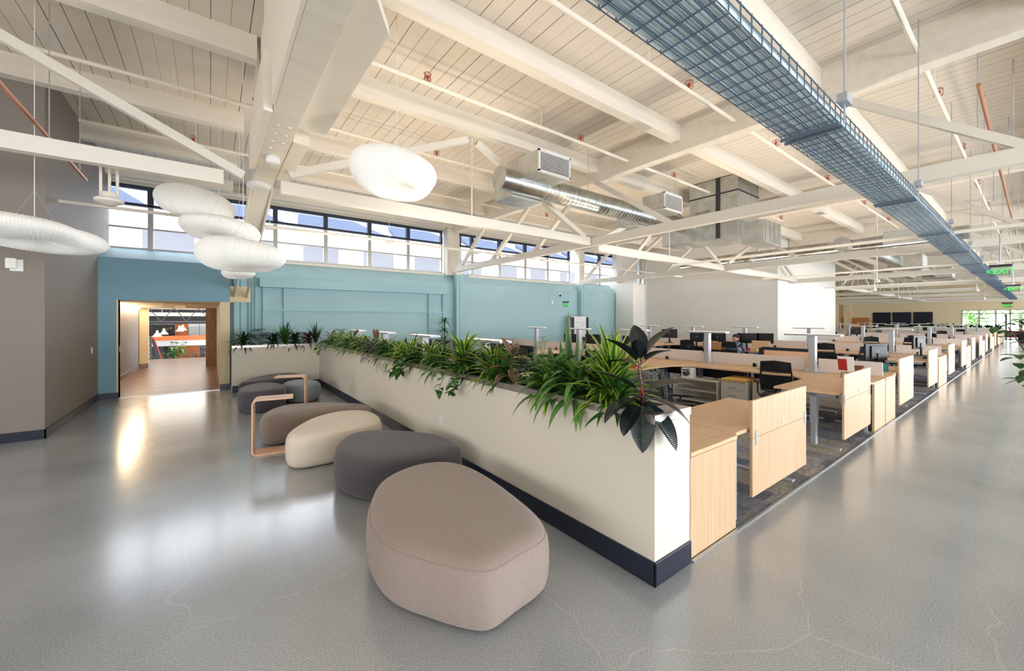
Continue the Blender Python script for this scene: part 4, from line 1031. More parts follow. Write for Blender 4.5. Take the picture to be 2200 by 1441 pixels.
place(PD, (7.42, 3.28, 0), 0, 'beige pedestal with yellow cushion beside the bookshelf')
place(PD, (7.58, 2.82, 0), 0, 'beige pedestal with yellow cushion beside the chair', None)
place(PD, (13.85, 2.75, 0), 0, 'beige pedestal under the third desk row')
t = thing('bookshelf', 'open beige low bookshelf under the second desk row', 'bookshelf', (7.42, 3.55, 0))
M().box(0, .38, 0, .02, .05, .5).box(0, .38, .86, .88, .05, .5).box(0, .38, .02, .86, .48, .5).box(0, .38, .02, .86, .08, .1).box(.36, .38, .02, .86, .1, .48).build('carcass', 'ped_beige', t, bevel=.002)
M().box(0, .36, .02, .86, .28, .295).build('shelf', 'ped_beige', t)
for x in (.02, .34):
    for y in (.02, .84): M().cyl(x + .01, y + .01, .008, .05, .012, 6).build('foot', 'grey_metal', t)
t = thing('patterned_box', 'black and white patterned box on top of the low bookshelf', 'box', (7.5, 4.1, .5)); M().box(0, .2, 0, .2, 0, .19).build('box_body', 'paper', t)
mm = M()
for k in range(12): a = k * .9; mm.bar((-.003, .1 + .08 * math.cos(a), .1 + .07 * math.sin(a)), (-.003, .1 + .08 * math.cos(a + 2), .1 + .07 * math.sin(a * 1.7)), .004, .012)
mm.build('line_pattern', 'black_plastic', t)
# things on the desks
t = thing('magazine_rack', 'brown woven rack holding a magazine on the second desk row', 'rack', (7.95, 1.75, DZ))
M().tube([(0, -.12, .12), (-.03, -.12, 0), (.03, -.12, 0), (0, -.12, .12)], .006, 6).tube([(0, .12, .12), (-.03, .12, 0), (.03, .12, 0), (0, .12, .12)], .006, 6).build('wire_foot', 'brown_basket', t)
M().add([(-.08, -.14, .2), (0, -.1, .08), (.08, -.14, .2), (-.08, .14, .2), (0, .1, .08), (.08, .14, .2)], [(0, 1, 4, 3), (1, 2, 5, 4)]).build('woven_cradle', 'brown_basket', t)
t = thing('magazine', 'red and white magazine standing in the brown rack', 'magazine', (7.95, 1.8, DZ + .1))
M().bar((-.05, 0, 0), (-.11, 0, .24), .2, .01).build('cover', 'paper', t); M().bar((-.055, .04, .02), (-.112, .04, .2), .11, .011).build('cover_art', 'red_paint', t)
t = thing('picture_board', 'black framed tan board leaning behind the second desk row screens', 'board', (9.1, 3.0, DZ))
M().box(0, .02, -.42, .42, .02, .33).build('tan_panel', 'ply', t); M().box(-.01, .03, -.45, .45, .29, .35).box(-.01, .03, -.45, -.41, 0, .3).box(-.01, .03, .41, .45, 0, .3).build('black_frame', 'brown_basket' if False else 'black_plastic', t)
for k, (x, y, z, sx, sy, sz, m_, nm, lab, cat) in enumerate([
    (12.3, 6.0, DZ, .3, .35, .24, 'brown_card', 'cardboard_box', 'cardboard box with a dark swoosh line beside the pair of monitors', 'box'),
    (12.2, 5.75, DZ, .25, .3, .22, 'brown_card', 'cardboard_box', 'plain cardboard box behind the man in the cap', 'box'),
    (13.1, 4.75, DZ, .04, .5, .28, 'oak_v', 'timber_divider', 'small upright oak panel in front of the man', 'panel'),
    (9.3, 3.7, DZ, .25, .12, .16, 'black_plastic', 'desk_organizer', 'dark desk organizer beside the framed board', 'organizer'),
    (9.45, 1.95, DZ, .3, .24, .06, 'paper', 'paper_pile', 'messy pile of papers at the aisle end of the second desk row', 'papers'),
    (9.5, 1.6, DZ, .1, .1, .12, 'cable_teal', 'pencil_cup', 'teal cup of pens at the aisle end of the second desk row', 'cup'),
    (8.0, 3.0, DZ, .2, .12, .012, 'cable_teal', 'notebook', 'thin teal notebook lying on the second desk row', 'notebook'),
    (12.4, 5.05, DZ, .16, .16, .07, 'red_paint', 'snack_bag', 'red snack bag on the desk of the man', 'bag'),
    (12.45, 4.85, DZ, .12, .1, .05, 'ped_yellow', 'snack_box', 'small yellow box beside the red snack bag', 'box'),
    (9.3, 7.6, DZ, .2, .5, .2, 'oak_v', 'desk_shelf', 'low oak shelf behind the white screens near the whiteboard', 'shelf'),
    (6.3, 4.5, DZ, .03, .6, .26, 'orange_wood', 'wood_screen', 'orange oak screen with a small note behind the rubber plant', 'screen'),
    (6.4, 5.2, DZ, .03, .3, .26, 'chair_teal', 'teal_chair_back', 'small teal chair back beside the orange oak screen', 'screen'),  # flat upright slab standing in for a chair back
    (6.4, 5.54, DZ, .03, .32, .27, 'navy', 'navy_chair_back', 'small navy chair back beside the teal one', 'screen')]):  # navy slab likewise stands in for a chair back
    o = M().box(0, sx, 0, sy, 0, sz).build(nm, m_, bevel=min(.01, sz * .2)); o.location = (x, y, z); tag(o, lab, cat)

# the man at the third desk row
man = thing('person', 'man in a dark cap and blue plaid shirt leaning on his hand at a desk', 'person', (12.05, 5.3, 0))
def skin_body(name, nodes, edges, m, parent, sub=2):
    me = bpy.data.meshes.new(name); me.from_pydata([n[0] for n in nodes], edges, []); o = bpy.data.objects.new(name, me); COL.objects.link(o); o.parent = parent
    sk = o.modifiers.new('skin', 'SKIN'); me.skin_vertices
    for i, n in enumerate(nodes): me.skin_vertices[0].data[i].radius = n[1] if isinstance(n[1], tuple) else (n[1], n[1])
    me.skin_vertices[0].data[0].use_root = True; sk.use_smooth_shade = True
    s_ = o.modifiers.new('sub', 'SUBSURF'); s_.levels = s_.render_levels = sub
    me.materials.append(MATS[m]); return o
def skin(name, nodes, edges, m, parent):
    me = bpy.data.meshes.new(name); me.from_pydata([n[0] for n in nodes], edges, [])
    o = bpy.data.objects.new(name, me); COL.objects.link(o); o.parent = parent
    bm_ = __import__('bmesh').new(); bm_.from_mesh(me); ly = bm_.verts.layers.skin.verify()
    for i, v in enumerate(bm_.verts):
        r = nodes[i][1]; v[ly].radius = r if isinstance(r, tuple) else (r, r)
        if i == 0: v[ly].use_root = True
    bm_.to_mesh(me); bm_.free()
    sk = o.modifiers.new('skin', 'SKIN'); sk.use_smooth_shade = True
    s_ = o.modifiers.new('sub', 'SUBSURF'); s_.levels = s_.render_levels = 2
    me.materials.append(MATS[m]); return o
# torso, arms in shirt
skin('body', [((0, 0, .52), (.16, .13)), ((.03, 0, .68), (.15, .12)), ((.06, 0, .85), (.17, .11)), ((.07, 0, .93), (.1, .08)), ((.09, 0, .99), .055), ((.11, 0, 1.03), .05),
     ((.08, .18, .9), .062), ((.2, .27, .73), .05), ((.38, .12, .8), .042), ((.08, -.18, .9), .062), ((.22, -.22, .72), .05), ((.3, -.12, .84), .038), ((.25, -.05, .94), .03),
     ((.2, .1, .5), .1), ((.5, .11, .5), .075), ((.52, .11, .1), .05), ((.6, .11, .06), .045), ((.2, -.1, .5), .1), ((.5, -.11, .5), .075), ((.52, -.11, .1), .05), ((.6, -.11, .06), .045)],
     [(0, 1), (1, 2), (2, 3), (3, 4), (4, 5), (3, 6), (6, 7), (7, 8), (3, 9), (9, 10), (10, 11), (11, 12), (0, 13), (13, 14), (14, 15), (15, 16), (0, 17), (17, 18), (18, 19), (19, 20)], 'denim', man)
hd = M().lathe([(.02, -.13), (.05, -.12), (.065, -.09), (.074, -.04), (.08, .0), (.08, .04), (.068, .08), (.04, .11), (.01, .12)], 20, (.13, 0, 1.1))
hd.v = [((x - .13) * 1.18 + .13 + (.02 if z < 1.04 and x > .13 else 0), y, z) for x, y, z in hd.v]
hd.tube([(.215, 0, 1.11), (.245, 0, 1.085), (.222, 0, 1.075)], [.008, .014, .008], 6).tube([(.1, .082, 1.1), (.1, .09, 1.1)], .02, 8).tube([(.1, -.082, 1.1), (.1, -.09, 1.1)], .02, 8)
h_o = hd.build('head', 'skin', man, smooth=True)
M().tube([(.208, .028, 1.115), (.214, .028, 1.115)], .007, 6).tube([(.208, -.028, 1.115), (.214, -.028, 1.115)], .007, 6).build('eyes', 'hair', h_o)
bd = M().lathe([(.03, -.135), (.06, -.122), (.072, -.09), (.077, -.06), (.074, -.045)], 18, (.14, 0, 1.1)); bd.v = [((x - .14) * 1.2 + .14, y, z) for x, y, z in bd.v]; bd.build('beard', 'hair', man, smooth=True)
M().lathe([(.083, .015), (.088, .05), (.08, .09), (.05, .118), (.01, .125)], 20, (.125, 0, 1.1)).build('cap', 'navy', man, smooth=True)
br = M().prism([(.19, -.07), (.27, -.055), (.3, 0), (.27, .055), (.19, .07)], 1.12, 1.13); br.build('cap_brim', 'navy', man, bevel=.003)
hb = M().tube([(.25, -.05, .93), (.235, -.03, .985)], [.03, .034], 8)
for k in range(4): hb.tube([(.235, -.05 + .02 * k, .98), (.225, -.045 + .02 * k, 1.01), (.205, -.035 + .018 * k, 1.02 - .003 * k)], .009, 6)
hb.tube([(.24, -.01, .96), (.215, .015, .99), (.2, .02, 1.0)], .011, 6); hb.build('hand', 'skin', man, smooth=True)
hb = M().tube([(.37, .12, .8), (.43, .1, .775)], [.03, .03], 8)
for k in range(4): hb.tube([(.43, .075 + .018 * k, .775), (.47, .07 + .02 * k, .765), (.5, .07 + .02 * k, .75)], .009, 6)
hb.tube([(.41, .07, .78), (.44, .045, .77)], .011, 6); hb.build('hand', 'skin', man, smooth=True)
chair(12.0, 5.3, 0, 'black office chair the man in the cap sits on')

# ------------------------------------------------------------------ plants
def leaf(mm, base, az, el, ln, wd, bend, prof='strap', n=7, fold=.25, twist=0, mi=0):
    p = Vector(base); e = el; ds = ln / n; rows = []
    for i in range(n + 1):
        t = i / n
        if prof == 'strap': w_ = wd * (min(1, .45 + t * 2.2) if t < .3 else (1 - ((t - .3) / .7) ** 1.8))
        elif prof == 'ovate': w_ = wd * max(0, math.sin(PI * min(1, t * 1.0) ** .8)) ** .75
        elif prof == 'heart': w_ = wd * (max(0, (1 - t) ** .62) * min(1, .72 + t * 3) if t > .001 else .55 * wd * 0 + .55)
        else: w_ = wd * math.sin(PI * (t * .9 + .08))
        w_ = max(w_, wd * .012)
        if prof == 'snake': w_ = wd * (1 - t ** 2.6) * (.7 + .6 * t if t < .5 else 1.0) + .001
        d = Vector((math.cos(az) * math.cos(e), math.sin(az) * math.cos(e), math.sin(e)))
        sd = Vector((-math.sin(az), math.cos(az), 0)); up = sd.cross(d) * -1
        up = d.cross(sd) * -1 if d.cross(sd).z < 0 else d.cross(sd)
        if twist: sd, up = sd * math.cos(twist * t) + up * math.sin(twist * t), up * math.cos(twist * t) - sd * math.sin(twist * t)
        h = w_ / 2
        rows.append((p + sd * h + up * (fold * h), p + sd * h * .5 + up * fold * h * .35, p.copy(), p - sd * h * .5 + up * fold * h * .35, p - sd * h + up * (fold * h)))
        p = p + d * ds; e -= bend / n
    vs = [q for r in rows for q in r]; fs = []; uvs = []
    U = (1, .5, 0, .5, 1)
    for i in range(n):
        for j in range(4):
            fs.append((i * 5 + j, (i + 1) * 5 + j, (i + 1) * 5 + j + 1, i * 5 + j + 1))
            uvs.append(((U[j], i / n), (U[j], (i + 1) / n), (U[j + 1], (i + 1) / n), (U[j + 1], i / n)))
    mm.add(vs, fs, mi, uvs); return p
def limits(x, y, R=None): return R
rp = random.Random(21)
def rosette(x, y, z, label, m='leaf_lemon', n=26, ln=.3, wd=.034, el0=1.2, bend=1.5, stem_h=.06, nm='striped_dracaena', cat='plant', spread=1.0, out=PI):
    """arching strap leaves from a short stem"""
    t = thing(nm, label, cat, (x, y, z)); mm = M(); n = int(n * 2.0); ln *= 1.5; wd *= 1.3; stem_h += .1
    for k in range(n):
        q = k / n; az = k * 2.4 + rp.uniform(-.3, .3)
        e = el0 - q * 1.15 * spread + rp.uniform(-.12, .12)
        leaf(mm, (.012 * math.cos(az), .012 * math.sin(az), stem_h * (1 - q) + .01), az, e, ln * rp.uniform(.75, 1.1), wd * rp.uniform(.85, 1.15), bend * rp.uniform(.6, 1.2), 'strap', 7, .3)
    mm.build('leaves', m, t, smooth=True)
    M().tube([(0, 0, -.03), (0, 0, stem_h)], [.014, .009], 6).build('stem', 'stem_green', t)
    return t
def snake(x, y, z, label, blades, m='leaf_snake'):
    t = thing('snake_plant', label, 'plant', (x, y, z)); 
    for (dx, dy, ln, az, lean) in blades:
        mm = M(); leaf(mm, (dx, dy, -.03), az, PI / 2 - lean, ln, .085, .08, 'snake', 8, .35, .35); mm.build('leaf', m, t, smooth=True)
    return t
def rubber(x, y, z, label, leaves, m='leaf_rubber', stem_h=.3, nm='rubber_plant', stems=None, aspect=.5):
    """leaves: (height on stem, azimuth, elevation, length, bend)"""
    t = thing(nm, label, 'plant', (x, y, z))
    stems = stems or [[(0, 0, -.03), (.01, 0, stem_h * .5), (0, .02, stem_h)]]
    sm = M()
    for s_ in stems: sm.tube(s_, [.009] * len(s_), 6)
    for (h, az, el, ln, bd) in leaves:
        ln *= 1.28 if m != 'leaf_rubber' else 1.0; h *= 1.15
        sm.tube([(0, 0, h), (.05 * math.cos(az) * math.cos(el), .05 * math.sin(az) * math.cos(el), h + .05 * math.sin(el))], .0035, 5)
        ox = -.11 if (m == 'leaf_rubber' and h < .2 and stem_h > .3) else 0
        if ox: sm.tube([(0, 0, h * .4), (ox, ox * .8, h)], .006, 5)
        mm = M(); leaf(mm, (ox + .05 * math.cos(az) * math.cos(el), ox * .8 + .05 * math.sin(az) * math.cos(el), h + .05 * math.sin(el)), az, el, ln, ln * aspect, bd, 'ovate', 11, .28)
        mm.build('leaf', m, t, smooth=True)
    sm.build('stem', 'bark' if m != 'leaf_rubber' else 'leaf_burgundy', t)
    return t
def schefflera(x, y, z, label, n=16, R=.17, H_=.26, m='leaf_dark', ll=.075):
    t = thing('umbrella_plant', label, 'plant', (x, y, z)); mm = M(); sm = M(); n = int(n * 1.5); R *= 1.2; H_ *= 1.3; ll *= 1.2
    for k in range(n):
        az = k * 2.4; r = R * math.sqrt((k + .5) / n); h = H_ * (1 - .5 * (r / R) ** 2) * rp.uniform(.8, 1.1)
        c = Vector((r * math.cos(az), r * math.sin(az), h)); sm.tube([(0, 0, -.02), (c.x * .5, c.y * .5, h * .7), c], .0025, 4)
        for j in range(7): leaf(mm, c, az + j * 2 * PI / 7, .25 + rp.uniform(-.2, .2), ll, ll * .36, .7, 'ovate', 4, .2)
    mm.build('leaves', m, t, smooth=True); sm.build('stem', 'stem_green', t); return t
def pothos(x, y, z, label, n=22, drop=.25, m='leaf_green', side=-1, ll=.085):
    n = int(n * 1.4); ll *= 1.2
    """trailing vines over the rim toward -x"""
    t = thing('trailing_pothos', label, 'plant', (x, y, z)); mm = M(); sm = M()
    for v in range(4):
        yy = rp.uniform(-.13, .13); xr = side * (.17 + .03 * v); dp = drop * rp.uniform(.3, 1)
        pts = [(0, 0, .02), (xr * .5, yy * .6, .16), (xr * 1.0, yy, .09), (xr * 1.28, yy * 1.2, -dp * .5), (xr * 1.3, yy * 1.3, -dp)]
        sm.tube(pts, .003, 5)
        for k in range(n // 4 + 1):
            q = k / (n // 4) * 3.99; i = min(3, int(q)); f = q - i
            p = Vector(pts[i]).lerp(Vector(pts[i + 1]), f); az = (PI if side < 0 else 0) + rp.uniform(-1.6, 1.6)
            leaf(mm, p, az, rp.uniform(-.5, .7), ll * rp.uniform(.75, 1.2), ll * .8, 1.0, 'heart', 5, .25)
    for k in range(8):
        az = k * 2.4; leaf(mm, (.04 * math.cos(az), .04 * math.sin(az), rp.uniform(.05, .17)), az, .5, ll, ll * .8, 1.2, 'heart', 5, .25)
    mm.build('leaves', m, t, smooth=True); sm.build('stem', 'stem_green', t); return t

PZ = 1.0   # soil level near the rim
PC = 2.39
# near end, big dark rubber plant
rub = [(.12, 3.75, -.95, .30, .25), (.12, 4.75, -.75, .32, .35), (.13, 5.4, -.25, .29, .7), (.15, 5.75, .35, .32, .6), (.12, 2.75, -.15, .27, .9), (.15, 2.55, .55, .30, .35), (.1, 3.2, -.45, .24, .7),
       (.29, 2.75, .75, .29, .4), (.31, 5.65, 1.0, .29, .5), (.3, 4.6, .6, .22, .5), (.32, .9, 1.15, .24, .4), (.28, 1.7, .3, .24, .8), (.2, .3, .3, .26, .7), (.3, 3.6, .9, .2, .3)]
rubber(PC - .04, 1.64, PZ, 'dark glossy rubber plant with large leaves drooping over the planter end', rub, stem_h=.34, aspect=.52)
M_sh = M().tube([(-.11, -.09, .17), (-.135, -.1, .215)], [.006, .002], 6).build('red_bud', 'red_paint', bpy.data.objects['rubber_plant']); M_sh['label'] = 'red bud sheath'
rosette(PC - .03, 1.92, PZ, 'lime edged striped dracaena just behind the rubber plant', n=34, ln=.27, wd=.042, el0=1.35, bend=1.3)
rosette(PC + .1, 2.0, PZ + .04, 'upright lime edged dracaena on the desk side behind the rubber plant', n=14, ln=.3, wd=.045, el0=1.5, bend=.5, spread=.55)
rosette(PC - .05, 2.22, PZ, 'pale mottled green plant with long leaves hanging over the rim', 'leaf_pale', n=26, ln=.32, wd=.05, el0=1.2, bend=1.8, nm='chinese_evergreen')
snake(PC + .08, 2.45, PZ, 'tall snake plant reaching above all other foliage', [(0, 0, .76, 3.9, .03), (.05, .1, .5, 3.3, .1), (-.04, -.1, .56, 5.3, .16), (.04, -.06, .58, 4.3, .04), (-.03, .1, .45, 3.0, .2), (.06, -.16, .44, 5.6, .3), (-.05, .16, .4, 2.9, .35)])
t_ = rosette(PC - .06, 2.5, PZ, 'mottled green plant below the tall snake plant', 'leaf_pale', n=22, ln=.26, wd=.05, el0=1.3, bend=1.4, nm='chinese_evergreen')
schefflera(PC + .07, 2.8, PZ, 'bright little round-leaved plant beside the tall snake plant', 12, .12, .36, 'leaf_bright', .04)
schefflera(PC - .04, 2.78, PZ, 'dark fine-leaved plant between snake plant and pink rubber plant', 18, .13, .2, 'leaf_dark', .06)
pk = [(.1, 3.4, .1, .16, .9), (.14, 2.6, .3, .15, .8), (.16, 4.2, -.3, .16, .7), (.2, 3.0, .5, .16, .5), (.22, .6, .9, .15, .5), (.24, 1.9, 1.1, .15, .3), (.2, 5.2, .4, .14, .8), (.08, 3.9, -.8, .14, .5), (.1, 2.2, -.3, .14, .8), (.23, 4.4, .8, .13, .5)]
rubber(PC - .06, 3.08, PZ, 'pink edged variegated rubber plant with bronze leaves', pk, 'leaf_pink', .25, 'variegated_rubber_plant', aspect=.5)
rosette(PC - .03, 3.42, PZ, 'bushy yellow green striped dracaena between pink rubber plant and pothos', n=36, ln=.29, wd=.034, el0=1.35, bend=1.3)
schefflera(PC + .08, 3.6, PZ, 'umbrella plant with finger leaves behind the yellow green dracaena', 16, .17, .3, 'leaf_dark', .08)
pothos(PC - .05, 3.86, PZ, 'pothos spilling over the rim near the wall socket', 34, .2)
rosette(PC + .0, 4.1, PZ, 'striped dracaena rising above the pothos near the socket', n=26, ln=.3, wd=.04, el0=1.4, bend=1.1)
rubber(PC + .05, 4.4, PZ, 'small dark rubber plant with upright leaves in the middle of the planter', [(.14, 3.1, .4, .2, .3), (.18, 1.2, 1.2, .17, .2), (.16, 0, .1, .14, .3), (.1, 4.5, .2, .17, .6)], stem_h=.22, aspect=.42)
rosette(PC - .05, 4.55, PZ, 'arching spider-like plant beside the small dark rubber plant', 'leaf_pale', n=30, ln=.26, wd=.022, el0=1.2, bend=1.7, nm='spider_plant')
rosette(PC - .02, 4.95, PZ, 'olive striped dracaena in the middle of the long planter', n=28, ln=.25, wd=.028, el0=1.2, bend=1.4)
pothos(PC - .06, 5.3, PZ, 'large-leaved pothos hanging over the rim in the middle of the long planter', 30, .2, ll=.11)
rosette(PC - .02, 5.65, PZ, 'dense dracaena beside the middle pothos', n=30, ln=.27, wd=.03, el0=1.25, bend=1.5)
snake(PC + .05, 5.95, PZ, 'snake plant with four dark upright blades halfway along the planter', [(0, 0, .42, 3.9, .05), (.02, -.1, .52, 5.0, .3), (-.02, .1, .38, 3.3, .2), (.04, .2, .4, 3.0, .35)], 'leaf_dark')
rosette(PC - .05, 6.3, PZ, 'weeping grassy plant hanging over the rim below the dark snake plant', 'leaf_green', n=46, ln=.3, wd=.014, el0=1.1, bend=2.2, nm='grass_plant')
rosette(PC + .0, 6.75, PZ, 'striped dracaena beside the weeping grass', n=28, ln=.26, wd=.028, el0=1.2, bend=1.5)
rosette(PC - .05, 7.1, PZ, 'purple and white striped tradescantia', 'leaf_purple', n=34, ln=.22, wd=.032, el0=1.1, bend=1.7, nm='tradescantia')
rubber(PC + .04, 7.35, PZ, 'upright green and rust rubber plant behind the purple plant', [(.2, 1.8, 1.3, .17, .2), (.2, 4.6, 1.2, .17, .2), (.15, 0, .5, .14, .5), (.14, 3.0, .4, .14, .5)], 'leaf_pink', .24, 'variegated_rubber_plant', aspect=.45)
for k, y in enumerate((7.75, 8.15, 8.6, 9.05, 9.5)):
    rosette(PC - .04 + .05 * (k % 2), y, PZ, 'yellow green arching dracaena, %s in the run toward the inner corner' % ORD[k], ('leaf_lemon', 'leaf_pale')[k % 2], n=28, ln=.27, wd=.03, el0=1.2, bend=1.5)
rubber(PC + .05, 8.8, PZ, 'rust coloured rubber plant toward the inner corner', [(.2, 2.5, .9, .15, .3), (.22, 5, 1, .15, .3), (.15, 3.4, .3, .14, .5), (.16, .7, .6, .12, .5)], 'leaf_pink', .22, 'variegated_rubber_plant')
schefflera(PC, 9.8, PZ, 'bright feathery plant near the inner corner', 18, .2, .34, 'leaf_bright', .08)
pothos(PC - .08, 10.25, PZ, 'light green pothos spilling at the inner corner', 30, .14, 'leaf_bright')
rubber(PC + .02, 10.6, PZ, 'orange tinted croton in the inner corner', [(.16, 2.5, .9, .15, .3), (.18, 5, 1, .15, .3), (.12, 3.4, .3, .14, .5), (.13, .7, .6, .12, .5), (.1, 4.2, .1, .14, .5)], 'leaf_pink', .2, 'croton')
for k, (x, nm_, m_, n_) in enumerate(((.62, 'rosette', 'leaf_dark', 34), (.95, 'sch', 'leaf_dark', 14), (1.22, 'rosette', 'leaf_dark', 32), (1.47, 'up', 'leaf_green', 12), (1.68, 'rosette', 'leaf_dark', 34), (1.98, 'bur', 'leaf_burgundy', 22), (2.15, 'cord', 'leaf_dark', 12))):
    lab = ['bushy dark dracaena at the passage end of the short planter arm', 'feathery umbrella plant on the short planter arm', 'dark arching dracaena in the middle of the short planter arm', 'small upright dracaena on the short planter arm',
           'second dark arching dracaena on the short planter arm', 'burgundy leaved plant at the corner of the planter arms', 'spiky dark cordyline behind the burgundy plant'][k]
    if nm_ == 'sch': schefflera(x, 11.2, PZ, lab, n_, .18, .32, m_, .09)
    elif nm_ in ('up', 'cord'): rosette(x, 11.2, PZ, lab, m_, n=n_, ln=.32, wd=.045 if nm_ == 'up' else .025, el0=1.5, bend=.3, spread=.5)
    else: rosette(x, 11.18, PZ, lab, m_, n=n_, ln=.29, wd=.038, el0=1.25, bend=1.7)
for k in range(26):    # lower foliage filling the bed between the named plants
    y = 1.8 + k * .345; kind = ('leaf_green', 'leaf_dark', 'leaf_lemon', 'leaf_pale', 'leaf_green')[k % 5]
    rosette(PC + (.07 if k % 2 else -.08), y, PZ - .02, 'low %s filler plant in the long planter, %s from the planter end' % ({'leaf_green': 'fresh green', 'leaf_dark': 'dark green', 'leaf_lemon': 'yellow striped', 'leaf_pale': 'mottled green'}[kind], ORD[k]), kind, n=20, ln=.2, wd=.036, el0=1.2, bend=1.4, nm='bedding_plant', cat='plant')
tag(M().box(2.245, 2.545, 1.6, 1.61, .98, .985).build('pebbles', 'stone_white'), 'white pebbles on the planter soil', 'pebbles', kind='stuff')

# tall dracaena in a pot in front of the teal wall
def potted(x, y, z, label, kind, pot='terracotta', pr=.1, ph=.18, nm='potted_plant', h=.4):
    t = thing(nm, label, 'plant', (x, y, z))
    M().lathe([(pr * .7, 0), (pr, ph), (pr * 1.05, ph), (pr * 1.05, ph + .02), (pr * .9, ph + .02), (pr * .88, ph - .02)], 18).build('pot', pot, t, smooth='auto')
    mm = M(); sm = M()
    if kind == 'dracaena':
        sm.tube([(0, 0, ph - .02), (0, 0, ph + h)], .02, 8)
        for lv in range(3):
            for k in range(16): az = k * 2.4 + lv; leaf(mm, (0, 0, ph + h * (.45 + .28 * lv)), az, 1.1 - k * .08, .36, .05, 1.3, 'strap', 6, .3)
        m_ = 'leaf_green'
    else:
        r_ = random.Random(len(label)); m_ = {'ficus': 'leaf_green', 'sapling': 'leaf_variegated', 'round': 'leaf_green', 'bushy': 'leaf_dark'}[kind]
        for k in range(9):
            az = k * 2.4; tip = Vector((math.cos(az) * h * .45 * r_.uniform(.4, 1), math.sin(az) * h * .45 * r_.uniform(.4, 1), ph + h * r_.uniform(.55, 1.1)))
            sm.tube([(0, 0, ph - .02), (tip.x * .4, tip.y * .4, ph + h * .45), tip], .006 * max(.5, h), 5)
            for j in range(16 if kind != 'sapling' else 7):
                f = r_.uniform(.45, 1.0); p = Vector((0, 0, ph)).lerp(tip, f) + Vector((r_.uniform(-1, 1), r_.uniform(-1, 1), r_.uniform(-1, 1))) * h * .12
                leaf(mm, p, r_.uniform(0, 6.3), r_.uniform(-.5, .8), h * .16, h * .09, .8, 'ovate', 4, .2)
    mm.build('leaves', m_, t, smooth=True); sm.build('stem', 'bark', t); return t
potted(6.2, 11.9, .0, 'tall dracaena in a dark pot standing against the teal wall frame', 'dracaena', 'navy', .2, .5, 'tall_dracaena', 1.05)
potted(9.2, 7.3, DZ, 'pale sapling in a small terracotta pot in front of the white pillar', 'sapling', h=.45)
potted(9.3, 5.9, DZ, 'pink orchid tones in a small pot on the second desk row', 'bushy', 'white_plastic', .05, .08, h=.12)
# plant at the aisle on the right
potted(6.05, -.13, 0, 'trailing round-leaved plant in a tall pot beside the aisle', 'round', 'navy', .13, .78, 'aisle_plant', .85)

# ------------------------------------------------------------------ far end of the office
fp = thing('planter', 'far planter wall with bushy plants closing off the last desk row', 'planter', (44.6, 1.43, 0))
M().box(0, .4, 0, 6.5, 0, 1.05).build('wall_body', 'planter_cream', fp)
fm = M()
rf = random.Random(5)
for k in range(170):
    y = rf.uniform(.1, 6.4); az = rf.uniform(0, 6.3)
    for j in range(3): leaf(fm, (.2 + rf.uniform(-.1, .1), y, 1.03), az + j, rf.uniform(.4, 1.4), rf.uniform(.25, .5), .09, 1.2, 'ovate', 4, .2)
tag(fm.build('foliage', 'leaf_dark', fp, smooth=True), kind='stuff')
for k, (ya, yb) in enumerate(((8.5, 9.78), (7.1, 8.38), (5.72, 6.96))):
    t = thing('pinup_board', 'black wall panel on the far cream wall, %s from the pier' % ORD[k], 'panel', (51.9, ya, 0)); M().box(0, .09, 0, yb - ya, .5, 2.33).build('board', 'navy_board', t, bevel=.01)
t = thing('cork_board', 'orange brown pin board on the far cream wall', 'board', (51.9, 10.1, 0)); M().box(0, .09, 0, 2.1, .5, 1.8).build('board', 'cork', t, bevel=.01)
M().box(-.01, .09, -.03, 0, .5, 1.83).box(-.01, .09, 2.1, 2.13, .5, 1.83).box(-.01, .09, -.03, 2.13, 1.8, 1.83).build('frame', 'oak_edge', t)
dr = M()
for y in (-.6, .55, 1.35, 2.1, 3.0, 3.97): dr.box(X1 - .02, X1 + .1, y - .05, y + .05, 0, 2.45)
dr.box(X1 - .02, X1 + .1, -.6, 4, 2.1, 2.18).box(X1 - .02, X1 + .1, -.6, 4, 2.4, 2.47).box(X1 - .02, X1 + .1, -.6, 4, 0, .08)
do = struct('door_2', dr, 'window_frame_light'); M().box(X1 + .03, X1 + .04, -.55, 3.95, .08, 2.4).build('pane', 'pane', do)
M().box(X1 - .04, X1 + .1, 1.52, 1.62, 0, 2.1).build('door_stile', 'window_frame', do)
struct('exterior_ground', M().box(X1 + .2, 90, -30, 40, -.15, -.02), 'planter_cream')
for k, (x, y, s_) in enumerate(((60, 3.5, 1.0), (63, 1.0, 1.2), (61, -1.5, 1.1), (66, 5.5, 1.3))):
    t = thing('tree', 'green tree outside the far glazed doors, %s by distance' % ORD[k], 'tree', (x, y, -.02))
    M().cyl(0, 0, 0, 2 * s_, .12, 8).build('trunk', 'bark', t); mm = M(); r_ = random.Random(k)
    for j in range(500):
        d = Vector((r_.gauss(0, 1), r_.gauss(0, 1), r_.gauss(0, 1))).normalized() * r_.uniform(.5, 1.3) * s_
        leaf(mm, (d.x, d.y, 2.1 * s_ + d.z), r_.uniform(0, 6), r_.uniform(-1, 1), .3, .2, .5, 'ovate', 3, .1)
    mm.build('crown', 'leaf_bright', t)
t = thing('bench', 'red upholstered bench in front of the far glazed doors', 'bench', (47.5, 1.1, 0))
M().box(0, .5, -.7, .7, .3, .42).build('seat', 'red_fabric', t, bevel=.03); M().box(.42, .5, -.7, .7, .42, .8).build('backrest', 'red_fabric', t, bevel=.03)
for x in (.05, .45):
    for y in (-.65, .65): M().cyl(x, y, 0, .3, .02, 6).build('leg', 'grey_metal', t)
potted(45.5, .45, 0, 'large leafy tree in a dark round pot at the end of the aisle', 'ficus', 'dark_slot', .5, .75, 'potted_tree', 1.4)

